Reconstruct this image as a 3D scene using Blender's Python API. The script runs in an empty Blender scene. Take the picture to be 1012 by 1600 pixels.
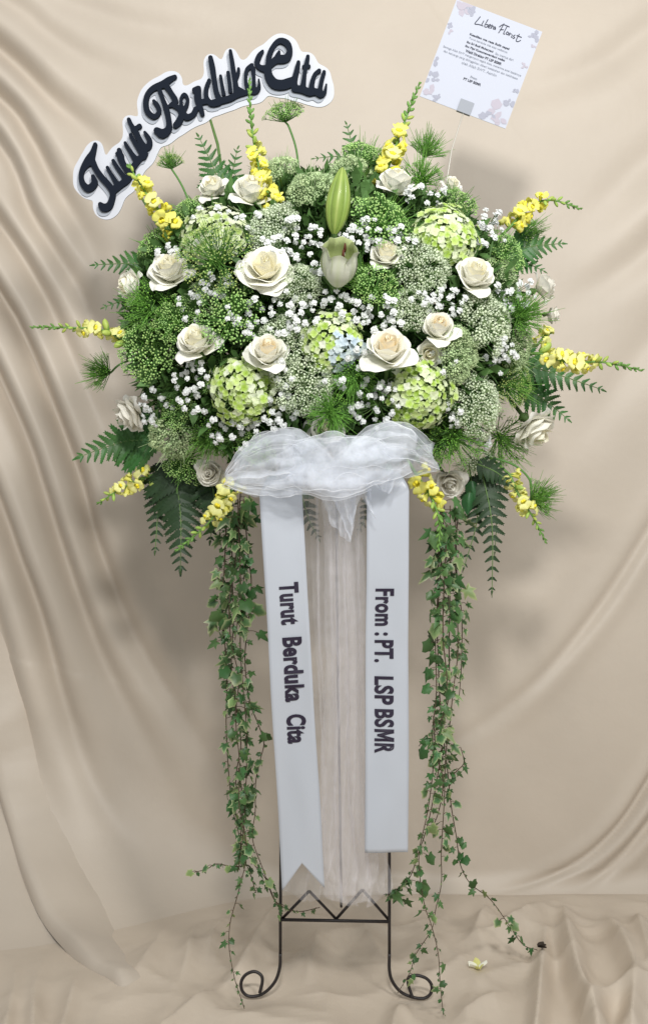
import bpy, bmesh, math, random
import numpy as np
from mathutils import Vector, Matrix, Quaternion, noise

# ------------------------------------------------------------------ camera, world, lamps, exposure
SC = bpy.context.scene
COL = SC.collection
PX, DIST, CX, CY, ZC = 0.0011, 1.9, 506.0, 800.0, 0.8387

cam_d = bpy.data.cameras.new('camera')
cam_d.sensor_fit = 'VERTICAL'
cam_d.sensor_height = 36.0
cam_d.lens = 36.0 * (DIST / PX) / 1600.0
cam_d.clip_start = 0.05
cam_d.clip_end = 50
cam = bpy.data.objects.new('camera', cam_d)
COL.objects.link(cam)
cam.location = (0, -DIST, ZC)
cam.rotation_euler = (math.radians(90), 0, 0)
SC.camera = cam
SC.render.resolution_x, SC.render.resolution_y = 647, 1024

world = bpy.data.worlds.new('World')
SC.world = world
world.use_nodes = True
wbg = world.node_tree.nodes['Background']
wbg.inputs['Color'].default_value = (0.95, 0.98, 1.0, 1)
wbg.inputs['Strength'].default_value = 0.40


def area_lamp(name, loc, target, size, watts, colour):
    d = bpy.data.lights.new(name, 'AREA')
    d.shape = 'DISK'
    d.size = size
    d.energy = watts
    d.color = colour
    o = bpy.data.objects.new(name, d)
    COL.objects.link(o)
    o.location = loc
    o.rotation_euler = (Vector(target) - Vector(loc)).to_track_quat('-Z', 'Y').to_euler()
    return o


area_lamp('room_lamp', (0.02, -2.2, 2.14), (0, 0.55, 2.2), 0.28, 36, (1.0, 0.985, 0.96))
area_lamp('room_lamp', (0.95, -2.1, 2.25), (0, 0.55, 2.2), 0.40, 27, (1.0, 0.98, 0.95))

SC.render.engine = 'CYCLES'
SC.cycles.transparent_max_bounces = 24
SC.cycles.max_bounces = 10
SC.cycles.diffuse_bounces = 6
SC.cycles.transmission_bounces = 8
SC.view_settings.view_transform = 'Standard'
SC.view_settings.look = 'None'
SC.view_settings.gamma = 1.0
SC.view_settings.exposure = 0.27
SC.view_settings.use_curve_mapping = False

# ------------------------------------------------------------------ helpers
random.seed(7)
R = random.Random(11)
V = Vector


def kk(Y):
    return (DIST + Y) / DIST


def at(px, py, Y=0.0):
    return V(((px - CX) * PX * kk(Y), Y, ZC - (py - CY) * PX * kk(Y)))


def sz(p, Y=0.0):
    return p * PX * kk(Y)


def ysurf(px, py):
    e = 1 - ((px - 505) / 365) ** 2 - ((py - 505) / 285) ** 2
    return 0.05 - 0.25 * math.sqrt(max(0.0, e))


def outward(px, py):
    dx, dz = (px - 505) / 365, -(py - 505) / 285
    e = math.sqrt(max(0.03, 1 - dx * dx - dz * dz))
    return V((dx * 0.8, -e - 0.15, dz * 0.9 + 0.12)).normalized()


class MB:
    def __init__(s):
        s.v, s.f, s.m, s.t, s.mi, s.tint = [], [], [], [], 0, 0.0

    def vert(s, p, tint=None):
        s.v.append(tuple(p))
        s.t.append(s.tint if tint is None else tint)
        return len(s.v) - 1

    def face(s, *ids):
        s.f.append(ids)
        s.m.append(s.mi)

    def grid(s, fn, nu, nv, tint=None):
        b = len(s.v)
        for j in range(nv + 1):
            for i in range(nu + 1):
                u, v = i / nu, j / nv
                s.vert(fn(u, v), tint(u, v) if tint else None)
        for j in range(nv):
            for i in range(nu):
                a = b + j * (nu + 1) + i
                s.face(a, a + 1, a + nu + 2, a + nu + 1)

    def tube(s, pts, rad, n=5, cap=True):
        pts = [V(p) for p in pts]
        k = len(pts)
        if not hasattr(rad, '__len__'):
            rad = [rad] * k
        b = len(s.v)
        prev = None
        for i, p in enumerate(pts):
            d = (pts[min(i + 1, k - 1)] - pts[max(i - 1, 0)])
            if d.length < 1e-9:
                d = V((0, 0, 1))
            d.normalize()
            if prev is None:
                a = d.orthogonal().normalized()
            else:
                a = prev - d * prev.dot(d)
                a = a.normalized() if a.length > 1e-6 else d.orthogonal().normalized()
            prev = a
            c = d.cross(a)
            for q in range(n):
                w = 2 * math.pi * q / n
                s.vert(p + (a * math.cos(w) + c * math.sin(w)) * rad[i])
        for i in range(k - 1):
            for q in range(n):
                a0 = b + i * n + q
                a1 = b + i * n + (q + 1) % n
                s.face(a0, a1, a1 + n, a0 + n)
        if cap:
            s.face(*[b + q for q in range(n)][::-1])
            s.face(*[b + (k - 1) * n + q for q in range(n)])

    def ball(s, c, r, sub=0, squash=(1, 1, 1)):
        c = V(c)
        b = len(s.v)
        if sub == 0:
            for d in ((1, 0, 0), (-1, 0, 0), (0, 1, 0), (0, -1, 0), (0, 0, 1), (0, 0, -1)):
                s.vert(c + V((d[0] * squash[0], d[1] * squash[1], d[2] * squash[2])) * r)
            for a, q, e in ((0, 2, 4), (2, 1, 4), (1, 3, 4), (3, 0, 4), (2, 0, 5), (1, 2, 5), (3, 1, 5), (0, 3, 5)):
                s.face(b + a, b + q, b + e)
        else:
            nu, nv = 6 + 2 * sub, 4 + sub
            s.grid(lambda u, v: c + V((math.sin(math.pi * v) * math.cos(2 * math.pi * u) * squash[0],
                                       math.sin(math.pi * v) * math.sin(2 * math.pi * u) * squash[1],
                                       math.cos(math.pi * v) * squash[2])) * r, nu, nv)

    def box(s, lo, hi):
        b = len(s.v)
        for z in (lo[2], hi[2]):
            for x, y in ((lo[0], lo[1]), (hi[0], lo[1]), (hi[0], hi[1]), (lo[0], hi[1])):
                s.vert((x, y, z))
        for q in ((3, 2, 1, 0), (4, 5, 6, 7), (0, 1, 5, 4), (1, 2, 6, 5), (2, 3, 7, 6), (3, 0, 4, 7)):
            s.face(*[b + i for i in q])

    def mesh(s, name, mats, smooth=True):
        me = bpy.data.meshes.new(name)
        me.from_pydata(s.v, [], s.f)
        if not isinstance(mats, (list, tuple)):
            mats = [mats]
        for m in mats:
            me.materials.append(m)
        if len(mats) > 1:
            me.polygons.foreach_set('material_index', s.m)
        if any(s.t):
            a = me.attributes.new('tint', 'FLOAT', 'POINT')
            a.data.foreach_set('value', s.t)
        me.polygons.foreach_set('use_smooth', [smooth] * len(s.f))
        me.update()
        return me

    def build(s, name, mats, parent=None, smooth=True):
        return put(name, s.mesh(name, mats, smooth), parent)


def put(name, me, parent=None, mat=None):
    o = bpy.data.objects.new(name, me)
    COL.objects.link(o)
    if parent is not None:
        o.parent = parent
    if mat is not None:
        o.matrix_local = mat
    return o


def empty(name, loc, quat=None, label=None, cat=None, group=None):
    o = bpy.data.objects.new(name, None)
    COL.objects.link(o)
    o.empty_display_size = 0.02
    o.location = loc
    if quat is not None:
        o.rotation_mode = 'QUATERNION'
        o.rotation_quaternion = quat
    return tag(o, label, cat, group)


def tag(o, label=None, cat=None, group=None, kind=None):
    for k, v in (('label', label), ('category', cat), ('group', group), ('kind', kind)):
        if v:
            o[k] = v
    return o


def face_quat(n, spin=0.0):
    return V((0, 0, 1)).rotation_difference(V(n).normalized()) @ Quaternion((0, 0, 1), spin)


def trs(loc, quat, sc):
    if not hasattr(sc, '__len__'):
        sc = (sc, sc, sc)
    return Matrix.Translation(loc) @ quat.to_matrix().to_4x4() @ Matrix.Diagonal((*sc, 1))


def spline(pts, n):
    """Catmull-Rom through the points, n samples per span"""
    p = [np.array(q, float) for q in pts]
    p = [2 * p[0] - p[1]] + p + [2 * p[-1] - p[-2]]
    out = []
    for i in range(1, len(p) - 2):
        for k in range(n):
            t = k / n
            out.append(0.5 * (2 * p[i] + (p[i + 1] - p[i - 1]) * t + (2 * p[i - 1] - 5 * p[i] + 4 * p[i + 1] - p[i + 2]) * t * t
                              + (3 * p[i] - p[i - 1] - 3 * p[i + 1] + p[i + 2]) * t ** 3))
    out.append(p[-2])
    return out


# ------------------------------------------------------------------ materials
def material(name, col, rough=0.6, var=0.0, hue=0.0, translucent=0.0, tint=None, spec=0.4, bump=0.0, bump_scale=300.0,
             mottle=0.0, mottle_scale=60.0, metallic=0.0, sheen=0.0, ramp=None, coat=0.0):
    m = bpy.data.materials.new(name)
    m.use_nodes = True
    nt = m.node_tree
    N, L = nt.nodes, nt.links
    N.clear()
    out = N.new('ShaderNodeOutputMaterial')
    b = N.new('ShaderNodeBsdfPrincipled')
    b.inputs['Roughness'].default_value = rough
    b.inputs['Specular IOR Level'].default_value = spec
    b.inputs['Metallic'].default_value = metallic
    b.inputs['Sheen Weight'].default_value = sheen
    b.inputs['Coat Weight'].default_value = coat
    c = None
    if ramp:
        oi = N.new('ShaderNodeObjectInfo')
        r = N.new('ShaderNodeValToRGB')
        r.color_ramp.interpolation = 'LINEAR'
        while len(r.color_ramp.elements) < len(ramp):
            r.color_ramp.elements.new(0.5)
        for e, (pos, cc) in zip(r.color_ramp.elements, ramp):
            e.position = pos
            e.color = (*cc, 1)
        L.new(oi.outputs['Random'], r.inputs['Fac'])
        c = r.outputs['Color']
    else:
        rgb = N.new('ShaderNodeRGB')
        rgb.outputs[0].default_value = (*col, 1)
        c = rgb.outputs[0]
    if tint:
        at_ = N.new('ShaderNodeAttribute')
        at_.attribute_name = 'tint'
        mx = N.new('ShaderNodeMix')
        mx.data_type = 'RGBA'
        L.new(at_.outputs['Fac'], mx.inputs[0])
        L.new(c, mx.inputs[6])
        mx.inputs[7].default_value = (*tint, 1)
        c = mx.outputs[2]
    if mottle:
        nz = N.new('ShaderNodeTexNoise')
        nz.inputs['Scale'].default_value = mottle_scale
        nz.inputs['Detail'].default_value = 4
        tc = N.new('ShaderNodeTexCoord')
        L.new(tc.outputs['Object'], nz.inputs['Vector'])
        mr = N.new('ShaderNodeMapRange')
        mr.inputs[1].default_value, mr.inputs[2].default_value = 0.3, 0.7
        mr.inputs[3].default_value, mr.inputs[4].default_value = 1 - mottle, 1 + mottle
        L.new(nz.outputs['Fac'], mr.inputs[0])
        hs0 = N.new('ShaderNodeHueSaturation')
        L.new(c, hs0.inputs['Color'])
        L.new(mr.outputs[0], hs0.inputs['Value'])
        c = hs0.outputs[0]
    if var or hue:
        oi = N.new('ShaderNodeObjectInfo')
        hs = N.new('ShaderNodeHueSaturation')
        mr = N.new('ShaderNodeMapRange')
        mr.inputs[3].default_value, mr.inputs[4].default_value = 1 - var, 1 + var
        L.new(oi.outputs['Random'], mr.inputs[0])
        L.new(mr.outputs[0], hs.inputs['Value'])
        if hue:
            ml = N.new('ShaderNodeMath')
            ml.operation = 'MULTIPLY'
            ml.inputs[1].default_value = 7.31
            fr = N.new('ShaderNodeMath')
            fr.operation = 'FRACT'
            m2 = N.new('ShaderNodeMapRange')
            m2.inputs[3].default_value, m2.inputs[4].default_value = 0.5 - hue, 0.5 + hue
            L.new(oi.outputs['Random'], ml.inputs[0])
            L.new(ml.outputs[0], fr.inputs[0])
            L.new(fr.outputs[0], m2.inputs[0])
            L.new(m2.outputs[0], hs.inputs['Hue'])
        L.new(c, hs.inputs['Color'])
        c = hs.outputs[0]
    L.new(c, b.inputs['Base Color'])
    if bump:
        nz = N.new('ShaderNodeTexNoise')
        nz.inputs['Scale'].default_value = bump_scale
        nz.inputs['Detail'].default_value = 3
        tc = N.new('ShaderNodeTexCoord')
        L.new(tc.outputs['Object'], nz.inputs['Vector'])
        bp = N.new('ShaderNodeBump')
        bp.inputs['Strength'].default_value = bump
        bp.inputs['Distance'].default_value = 0.002
        L.new(nz.outputs['Fac'], bp.inputs['Height'])
        L.new(bp.outputs[0], b.inputs['Normal'])
    if translucent:
        tr = N.new('ShaderNodeBsdfTranslucent')
        L.new(c, tr.inputs['Color'])
        ms = N.new('ShaderNodeMixShader')
        ms.inputs[0].default_value = translucent
        L.new(b.outputs[0], ms.inputs[1])
        L.new(tr.outputs[0], ms.inputs[2])
        L.new(ms.outputs[0], out.inputs[0])
    else:
        L.new(b.outputs[0], out.inputs[0])
    return m


def tulle_material(name, col, opacity):
    m = bpy.data.materials.new(name)
    m.use_nodes = True
    N, L = m.node_tree.nodes, m.node_tree.links
    N.clear()
    out = N.new('ShaderNodeOutputMaterial')
    d = N.new('ShaderNodeBsdfDiffuse')
    d.inputs['Color'].default_value = (*col, 1)
    t = N.new('ShaderNodeBsdfTranslucent')
    t.inputs['Color'].default_value = (*col, 1)
    a = N.new('ShaderNodeMixShader')
    a.inputs[0].default_value = 0.22
    L.new(d.outputs[0], a.inputs[1])
    L.new(t.outputs[0], a.inputs[2])
    tp = N.new('ShaderNodeBsdfTransparent')
    mx = N.new('ShaderNodeMixShader')
    nz = N.new('ShaderNodeTexNoise')
    nz.inputs['Scale'].default_value = 70
    nz.inputs['Detail'].default_value = 5
    tc = N.new('ShaderNodeTexCoord')
    L.new(tc.outputs['Object'], nz.inputs['Vector'])
    mr = N.new('ShaderNodeMapRange')
    mr.inputs[1].default_value, mr.inputs[2].default_value = 0.3, 0.7
    mr.inputs[3].default_value, mr.inputs[4].default_value = opacity * 0.75, opacity * 1.25
    L.new(nz.outputs['Fac'], mr.inputs[0])
    L.new(mr.outputs[0], mx.inputs[0])
    L.new(tp.outputs[0], mx.inputs[1])
    L.new(a.outputs[0], mx.inputs[2])
    L.new(mx.outputs[0], out.inputs[0])
    return m


M = dict(
    cloth=material('champagne_cloth', (0.55, 0.482, 0.40), rough=0.5, sheen=0.1, spec=0.4, bump=0.35, bump_scale=38, mottle=0.035, mottle_scale=5),
    floor_cloth=material('champagne_floor_cloth', (0.59, 0.51, 0.415), rough=0.45, sheen=0.0, spec=0.45, bump=0.4, bump_scale=45, mottle=0.05, mottle_scale=7),
    iron=material('black_iron', (0.02, 0.016, 0.016), rough=0.42, spec=0.5, bump=0.2, bump_scale=500),
    ribbon=material('satin_ribbon', (0.46, 0.49, 0.54), rough=0.30, spec=0.6, sheen=0.2, bump=0.03, bump_scale=700),
    ribbon_ink=material('ribbon_ink', (0.018, 0.012, 0.03), rough=0.5),
    tulle=tulle_material('tulle', (0.88, 0.92, 1.0), 0.33),
    hem_crease=tulle_material('tulle_hem_crease', (0.95, 0.97, 1.0), 0.36),
    tulle_tail=tulle_material('tulle_tail', (0.90, 0.88, 0.90), 0.16),
    board=material('white_foam_board', (0.58, 0.60, 0.65), rough=0.6, bump=0.05),
    grey=material('grey_foam', (0.36, 0.39, 0.44), rough=0.7),
    black=material('black_foam', (0.009, 0.013, 0.022), rough=0.8, spec=0.12),
    paper=material('card_paper', (0.45, 0.475, 0.55), rough=0.55),
    ink=material('card_ink', (0.03, 0.035, 0.06), rough=0.6),
    ink_pale=material('card_pale_ink', (0.22, 0.24, 0.29), rough=0.6),
    print_rose=material('card_print_rose', (0.40, 0.37, 0.43), rough=0.6),
    print_grey=material('card_print_grey', (0.31, 0.32, 0.39), rough=0.6),
    clip=material('clear_plastic_clip', (0.27, 0.29, 0.33), rough=0.5, spec=0.3),
    stick=material('clear_plastic_stick', (0.55, 0.52, 0.46), rough=0.3, spec=0.6),
    petal_white=material('rose_petal_white', (0.95, 0.94, 0.87), rough=0.75, spec=0.12, var=0.03, translucent=0.18, bump=0.05, bump_scale=250, tint=(0.84, 0.85, 0.66)),
    petal_cream=material('rose_petal_cream', (0.97, 0.94, 0.79), rough=0.75, spec=0.12, var=0.03, translucent=0.22, bump=0.05, bump_scale=250, tint=(0.93, 0.91, 0.76)),
    petal_peach=material('rose_petal_peach', (0.98, 0.90, 0.72), rough=0.75, spec=0.12, var=0.03, translucent=0.22, bump=0.05, bump_scale=250, tint=(0.97, 0.88, 0.62)),
    petal_faded=material('rose_petal_faded', (0.86, 0.84, 0.77), rough=0.75, spec=0.12, var=0.03, translucent=0.25, bump=0.08, bump_scale=250, tint=(0.80, 0.76, 0.62)),
    sepal=material('sepal_green', (0.10, 0.18, 0.05), rough=0.6, translucent=0.1),
    stem=material('stem_green', (0.11, 0.20, 0.055), rough=0.55, mottle=0.15),
    bud=material('lily_bud_green', (0.22, 0.32, 0.06), rough=0.42, tint=(0.46, 0.52, 0.16), mottle=0.12, mottle_scale=40, coat=0.1),
    lily=material('lily_petal', (0.70, 0.72, 0.60), rough=0.45, tint=(0.46, 0.56, 0.17), translucent=0.22, mottle=0.05),
    anther=material('anther_brown', (0.10, 0.025, 0.012), rough=0.7),
    hyd=material('hydrangea_lime', (0.5, 0.6, 0.2), rough=0.65, spec=0.2, translucent=0.2, tint=(0.72, 0.80, 0.52),
                 ramp=[(0.0, (0.36, 0.55, 0.06)), (0.3, (0.50, 0.70, 0.13)), (0.5, (0.62, 0.77, 0.26)), (0.7, (0.75, 0.84, 0.50)), (1.0, (0.86, 0.89, 0.78))]),
    hyd_pale=material('hydrangea_pale', (0.6, 0.7, 0.4), rough=0.65, spec=0.2, translucent=0.16, tint=(0.80, 0.84, 0.66),
                      ramp=[(0.0, (0.38, 0.52, 0.12)), (0.35, (0.55, 0.66, 0.28)), (0.7, (0.74, 0.79, 0.56)), (1.0, (0.82, 0.85, 0.74))]),
    hyd_blue=material('hydrangea_blue', (0.5, 0.6, 0.75), rough=0.65, spec=0.2, translucent=0.16, tint=(0.70, 0.78, 0.84),
                      ramp=[(0.0, (0.50, 0.62, 0.72)), (0.6, (0.64, 0.74, 0.78)), (1.0, (0.74, 0.82, 0.74))]),
    breath=material('breath_white', (0.84, 0.86, 0.85), rough=0.6, var=0.06, translucent=0.2),
    lace_white=material('lace_floret_white', (0.72, 0.80, 0.60), rough=0.6, var=0.14, hue=0.01),
    lace_pale=material('lace_floret_pale', (0.58, 0.72, 0.40), rough=0.6, var=0.15, hue=0.012),
    lace_green=material('lace_floret_green', (0.40, 0.62, 0.20), rough=0.6, var=0.18, hue=0.012),
    lace_fresh=material('lace_floret_fresh', (0.22, 0.46, 0.07), rough=0.6, var=0.18, hue=0.012),
    lace_olive=material('lace_floret_olive', (0.42, 0.54, 0.16), rough=0.6, var=0.15, hue=0.012),
    lace_stem=material('lace_stem', (0.10, 0.24, 0.055), rough=0.6, var=0.1),
    lace_stem_pale=material('lace_stem_pale', (0.40, 0.52, 0.27), rough=0.6, var=0.1),
    lace_hair=material('lace_bract', (0.16, 0.37, 0.06), rough=0.6, var=0.15),
    snap=material('snapdragon_yellow', (0.93, 0.86, 0.12), rough=0.65, spec=0.15, var=0.06, translucent=0.2, tint=(0.88, 0.90, 0.34)),
    snap_pale=material('snapdragon_pale_yellow', (0.90, 0.87, 0.22), rough=0.65, spec=0.15, var=0.08, translucent=0.2, tint=(0.88, 0.90, 0.52)),
    snap_deep=material('snapdragon_throat', (0.92, 0.78, 0.04), rough=0.5, var=0.05),
    snap_bud=material('snapdragon_bud', (0.36, 0.48, 0.10), rough=0.5, var=0.12, hue=0.02),
    snap_green=material('snapdragon_green', (0.14, 0.29, 0.06), rough=0.5, var=0.12),
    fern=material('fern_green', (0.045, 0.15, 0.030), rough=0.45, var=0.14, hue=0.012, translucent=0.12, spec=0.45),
    fern_shaded=material('fern_shaded', (0.018, 0.048, 0.014), rough=0.5, var=0.12, translucent=0.06, spec=0.4),  # fern green with the shade on the hanging fronds put into its colour
    leaf=material('broad_leaf_green', (0.03, 0.11, 0.035), rough=0.4, var=0.1, translucent=0.1),
    ivy=material('ivy_green', (0.055, 0.14, 0.04), rough=0.42, var=0.30, hue=0.02, translucent=0.1, tint=(0.075, 0.15, 0.05)),
    ivy_var=material('ivy_variegated', (0.05, 0.14, 0.045), rough=0.42, var=0.25, hue=0.02, translucent=0.1, tint=(0.38, 0.43, 0.22)),
    ivy_pale=material('ivy_pale', (0.16, 0.26, 0.09), rough=0.45, var=0.2, hue=0.02, translucent=0.12, tint=(0.36, 0.42, 0.20)),
    vine=material('vine_brown', (0.085, 0.06, 0.035), rough=0.6, mottle=0.3),
    filler=material('filler_green', (0.09, 0.19, 0.05), rough=0.6, mottle=0.3, mottle_scale=25, translucent=0.1),
    foam=material('floral_foam', (0.018, 0.035, 0.018), rough=0.95, bump=0.4),
    dead=material('dried_leaf', (0.045, 0.032, 0.022), rough=0.8),
)

# ------------------------------------------------------------------ setting: draped backdrop cloth and floor cloth
WALL_Y = 0.555


def fold_height(px, py, folds):
    h = np.zeros_like(px)
    for kind, pts, w, amp, taper in folds:
        c = np.array(spline(pts, 5))
        seg = np.linalg.norm(np.diff(c, axis=0), axis=1)
        cum = np.concatenate([[0], np.cumsum(seg)])
        best = np.full(px.shape, 1e9)
        sd = np.zeros_like(px)
        al = np.zeros_like(px)
        for i in range(len(c) - 1):
            d = c[i + 1] - c[i]
            L2 = max(d @ d, 1e-6)
            t = np.clip(((px - c[i][0]) * d[0] + (py - c[i][1]) * d[1]) / L2, 0, 1)
            qx, qy = px - c[i][0] - t * d[0], py - c[i][1] - t * d[1]
            dist = np.hypot(qx, qy)
            sgn = np.sign(d[0] * qy - d[1] * qx)
            m = dist < best
            best = np.where(m, dist, best)
            sd = np.where(m, dist * sgn, sd)
            al = np.where(m, (cum[i] + t * seg[i]) / cum[-1], al)
        fade = np.ones_like(px)
        if 'a' in taper:
            fade = fade * np.clip(al / 0.3, 0, 1) ** 1.3
        if 'b' in taper:
            fade = fade * np.clip((1 - al) / 0.45, 0, 1) ** 1.3
        if 'w' in taper:
            w = w * (0.7 + 0.9 * al)
        d = sd
        if kind == 'valley':
            p = -np.exp(-(d / w) ** 2) + 0.75 * np.exp(-((d + 2.0 * w) / (1.7 * w)) ** 2) + 0.35 * np.exp(-((d - 2.2 * w) / (1.8 * w)) ** 2)
        elif kind == 'ridge':
            p = np.exp(-(d / w) ** 2) * 1.2 - 0.2
        elif kind == 'sharp':
            p = .55 * np.exp(-np.sqrt(d * d + 4) / np.where(d > 0, 0.5 * w, 1.2 * w)) + .6 * np.exp(-(d / (1.9 * w)) ** 2)
        else:                                   # step: the right hand side of the line stands proud
            p = 1 / (1 + np.exp(np.clip(d / w, -40, 40))) * np.exp(-(np.abs(d) / (26 * w)) ** 2)
        h = h + amp * fade * p
    return h


WALL_FOLDS = [
    ('valley', [(-160, -90), (20, 8), (72, 52), (132, 92), (200, 116), (300, 130)], 15, 0.009, 'bw'),
    ('valley', [(40, -60), (92, 0), (160, 24), (224, 44), (330, 56), (450, 50)], 20, 0.007, 'bw'),
    ('valley', [(-180, -60), (0, 76), (80, 156), (150, 214), (230, 300)], 14, 0.022, 'bw'),
    ('valley', [(-180, 10), (0, 152), (48, 216), (80, 280), (132, 372), (190, 500)], 13, 0.022, 'bw'),
    ('valley', [(-160, 60), (0, 224), (48, 332), (84, 392), (130, 470), (200, 640)], 12, 0.018, 'bw'),
    ('valley', [(-160, 140), (0, 348), (60, 444), (96, 520), (180, 720)], 11, 0.018, 'bw'),
    ('valley', [(-160, 200), (0, 460), (24, 500), (60, 580), (120, 740), (150, 850), (210, 1000), (310, 1160), (380, 1280)], 12, 0.024, 'bw'),
    ('valley', [(-120, 330), (0, 592), (44, 692), (66, 760), (110, 900), (160, 1030), (240, 1180), (300, 1300)], 12, 0.022, 'bw'),
    ('valley', [(-120, 480), (0, 792), (24, 860), (60, 960), (100, 1100), (150, 1230), (230, 1370)], 12, 0.022, 'bw'),
    ('valley', [(-120, 700), (-20, 930), (20, 1080), (60, 1210), (130, 1360)], 14, 0.014, 'bw'),
    ('valley', [(1180, -60), (1012, 48), (940, 100), (840, 140), (740, 160)], 24, 0.008, 'b'),
    ('valley', [(1180, 130), (1012, 250), (930, 330), (850, 390)], 26, 0.006, 'ab'),
    ('valley', [(1180, 240), (1012, 390), (924, 452), (850, 490)], 22, 0.007, 'b'),
    ('ridge', [(1180, 180), (1012, 335), (940, 400), (860, 440)], 26, 0.005, 'b'),
    ('valley', [(1180, 360), (1012, 540), (930, 650), (860, 740)], 26, 0.006, 'b'),
    ('valley', [(1180, 560), (1012, 832), (940, 944), (860, 1040), (780, 1112), (700, 1165), (620, 1200)], 10, 0.007, 'b'),
    ('valley', [(1180, 900), (1060, 1130), (1012, 1223), (958, 1300), (885, 1357), (771, 1398), (650, 1412)], 7, 0.012, 'b'),
    ('valley', [(1180, 1080), (1012, 1288), (960, 1345), (900, 1392), (840, 1412)], 8, 0.010, 'b'),
    ('ridge', [(560, 700), (590, 1000), (580, 1300)], 70, 0.010, 'ab'),
    ('ridge', [(880, 760), (830, 1000), (800, 1200), (760, 1330)], 60, 0.010, 'ab'),
    ('valley', [(420, 1380), (480, 1400), (560, 1404), (640, 1400), (760, 1410)], 7, 0.008, 'ab'),
]
FLOOR_FOLDS = [
    ('sharp', [(860, 1404), (877, 1414), (884, 1476), (901, 1545), (925, 1610), (940, 1700)], 9, 0.030, 'a'),
    ('sharp', [(855, 1440), (849, 1480), (846, 1516), (840, 1594), (830, 1680)], 8, 0.020, 'a'),
    ('sharp', [(768, 1418), (752, 1452), (732, 1490)], 9, 0.018, 'ab'),
    ('sharp', [(890, 1408), (860, 1419), (820, 1447), (770, 1475), (700, 1490)], 10, 0.020, 'ab'),
    ('sharp', [(940, 1430), (955, 1460), (978, 1508), (990, 1550), (985, 1620)], 9, 0.022, 'a'),
    ('sharp', [(985, 1430), (1000, 1470), (1015, 1530)], 8, 0.018, 'a'),
    ('sharp', [(1080, 1540), (1012, 1560), (960, 1570), (920, 1600)], 8, 0.020, ''),
    ('sharp', [(640, 1402), (720, 1404), (800, 1412), (880, 1404), (1012, 1396), (1150, 1380)], 7, 0.022, ''),
    ('sharp', [(440, 1404), (560, 1412), (660, 1418), (740, 1424)], 9, 0.014, 'ab'),
    ('sharp', [(433, 1425), (420, 1450), (396, 1492), (370, 1530)], 8, 0.016, 'b'),
    ('sharp', [(436, 1452), (400, 1500), (367, 1541), (307, 1587), (240, 1640)], 8, 0.022, 'a'),
    ('sharp', [(560, 1445), (580, 1480), (620, 1530)], 12, 0.010, 'ab'),
    ('sharp', [(500, 1450), (490, 1500), (470, 1560)], 12, 0.010, 'ab'),
    ('sharp', [(640, 1430), (660, 1470), (720, 1520), (760, 1570)], 12, 0.010, 'ab'),
    ('sharp', [(650, 1560), (620, 1590), (610, 1640)], 10, 0.012, 'a'),
    ('sharp', [(330, 1430), (300, 1470), (292, 1510), (270, 1560)], 11, 0.018, 'ab'),
    ('sharp', [(280, 1410), (250, 1470), (215, 1530), (180, 1580)], 12, 0.018, 'ab'),
    ('sharp', [(360, 1420), (330, 1480), (320, 1530)], 10, 0.014, 'ab'),
    ('sharp', [(80, 1460), (66, 1500), (52, 1560), (50, 1640)], 9, 0.020, 'a'),
    ('sharp', [(20, 1480), (22, 1540), (8, 1620)], 9, 0.018, 'a'),
    ('sharp', [(120, 1520), (110, 1570), (90, 1640)], 9, 0.014, 'a'),
    ('sharp', [(800, 1560), (760, 1580), (700, 1610)], 11, 0.010, 'ab'),
]


def dense_x(n):
    return np.concatenate([np.linspace(-1.75, -0.86, 25), np.linspace(-0.85, 0.85, n - 50), np.linspace(0.86, 1.75, 25)])


def smooth_noise(fn, A, B, n=110):
    """noise sampled on a coarse lattice and interpolated over the arrays A, B"""
    ga, gb = np.linspace(A.min(), A.max(), n), np.linspace(B.min(), B.max(), n)
    T = np.array([[fn(a, b) for a in ga] for b in gb])
    fa, fb = (A - ga[0]) / (ga[1] - ga[0]), (B - gb[0]) / (gb[1] - gb[0])
    i, j = np.clip(fa.astype(int), 0, n - 2), np.clip(fb.astype(int), 0, n - 2)
    u, v = fa - i, fb - j
    return T[j, i] * (1 - u) * (1 - v) + T[j, i + 1] * u * (1 - v) + T[j + 1, i] * (1 - u) * v + T[j + 1, i + 1] * u * v


def cove(x):
    s = np.clip((-x - 0.05) / 0.6, 0, 1)
    return 0.045 + 0.34 * s * s * (3 - 2 * s)


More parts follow.
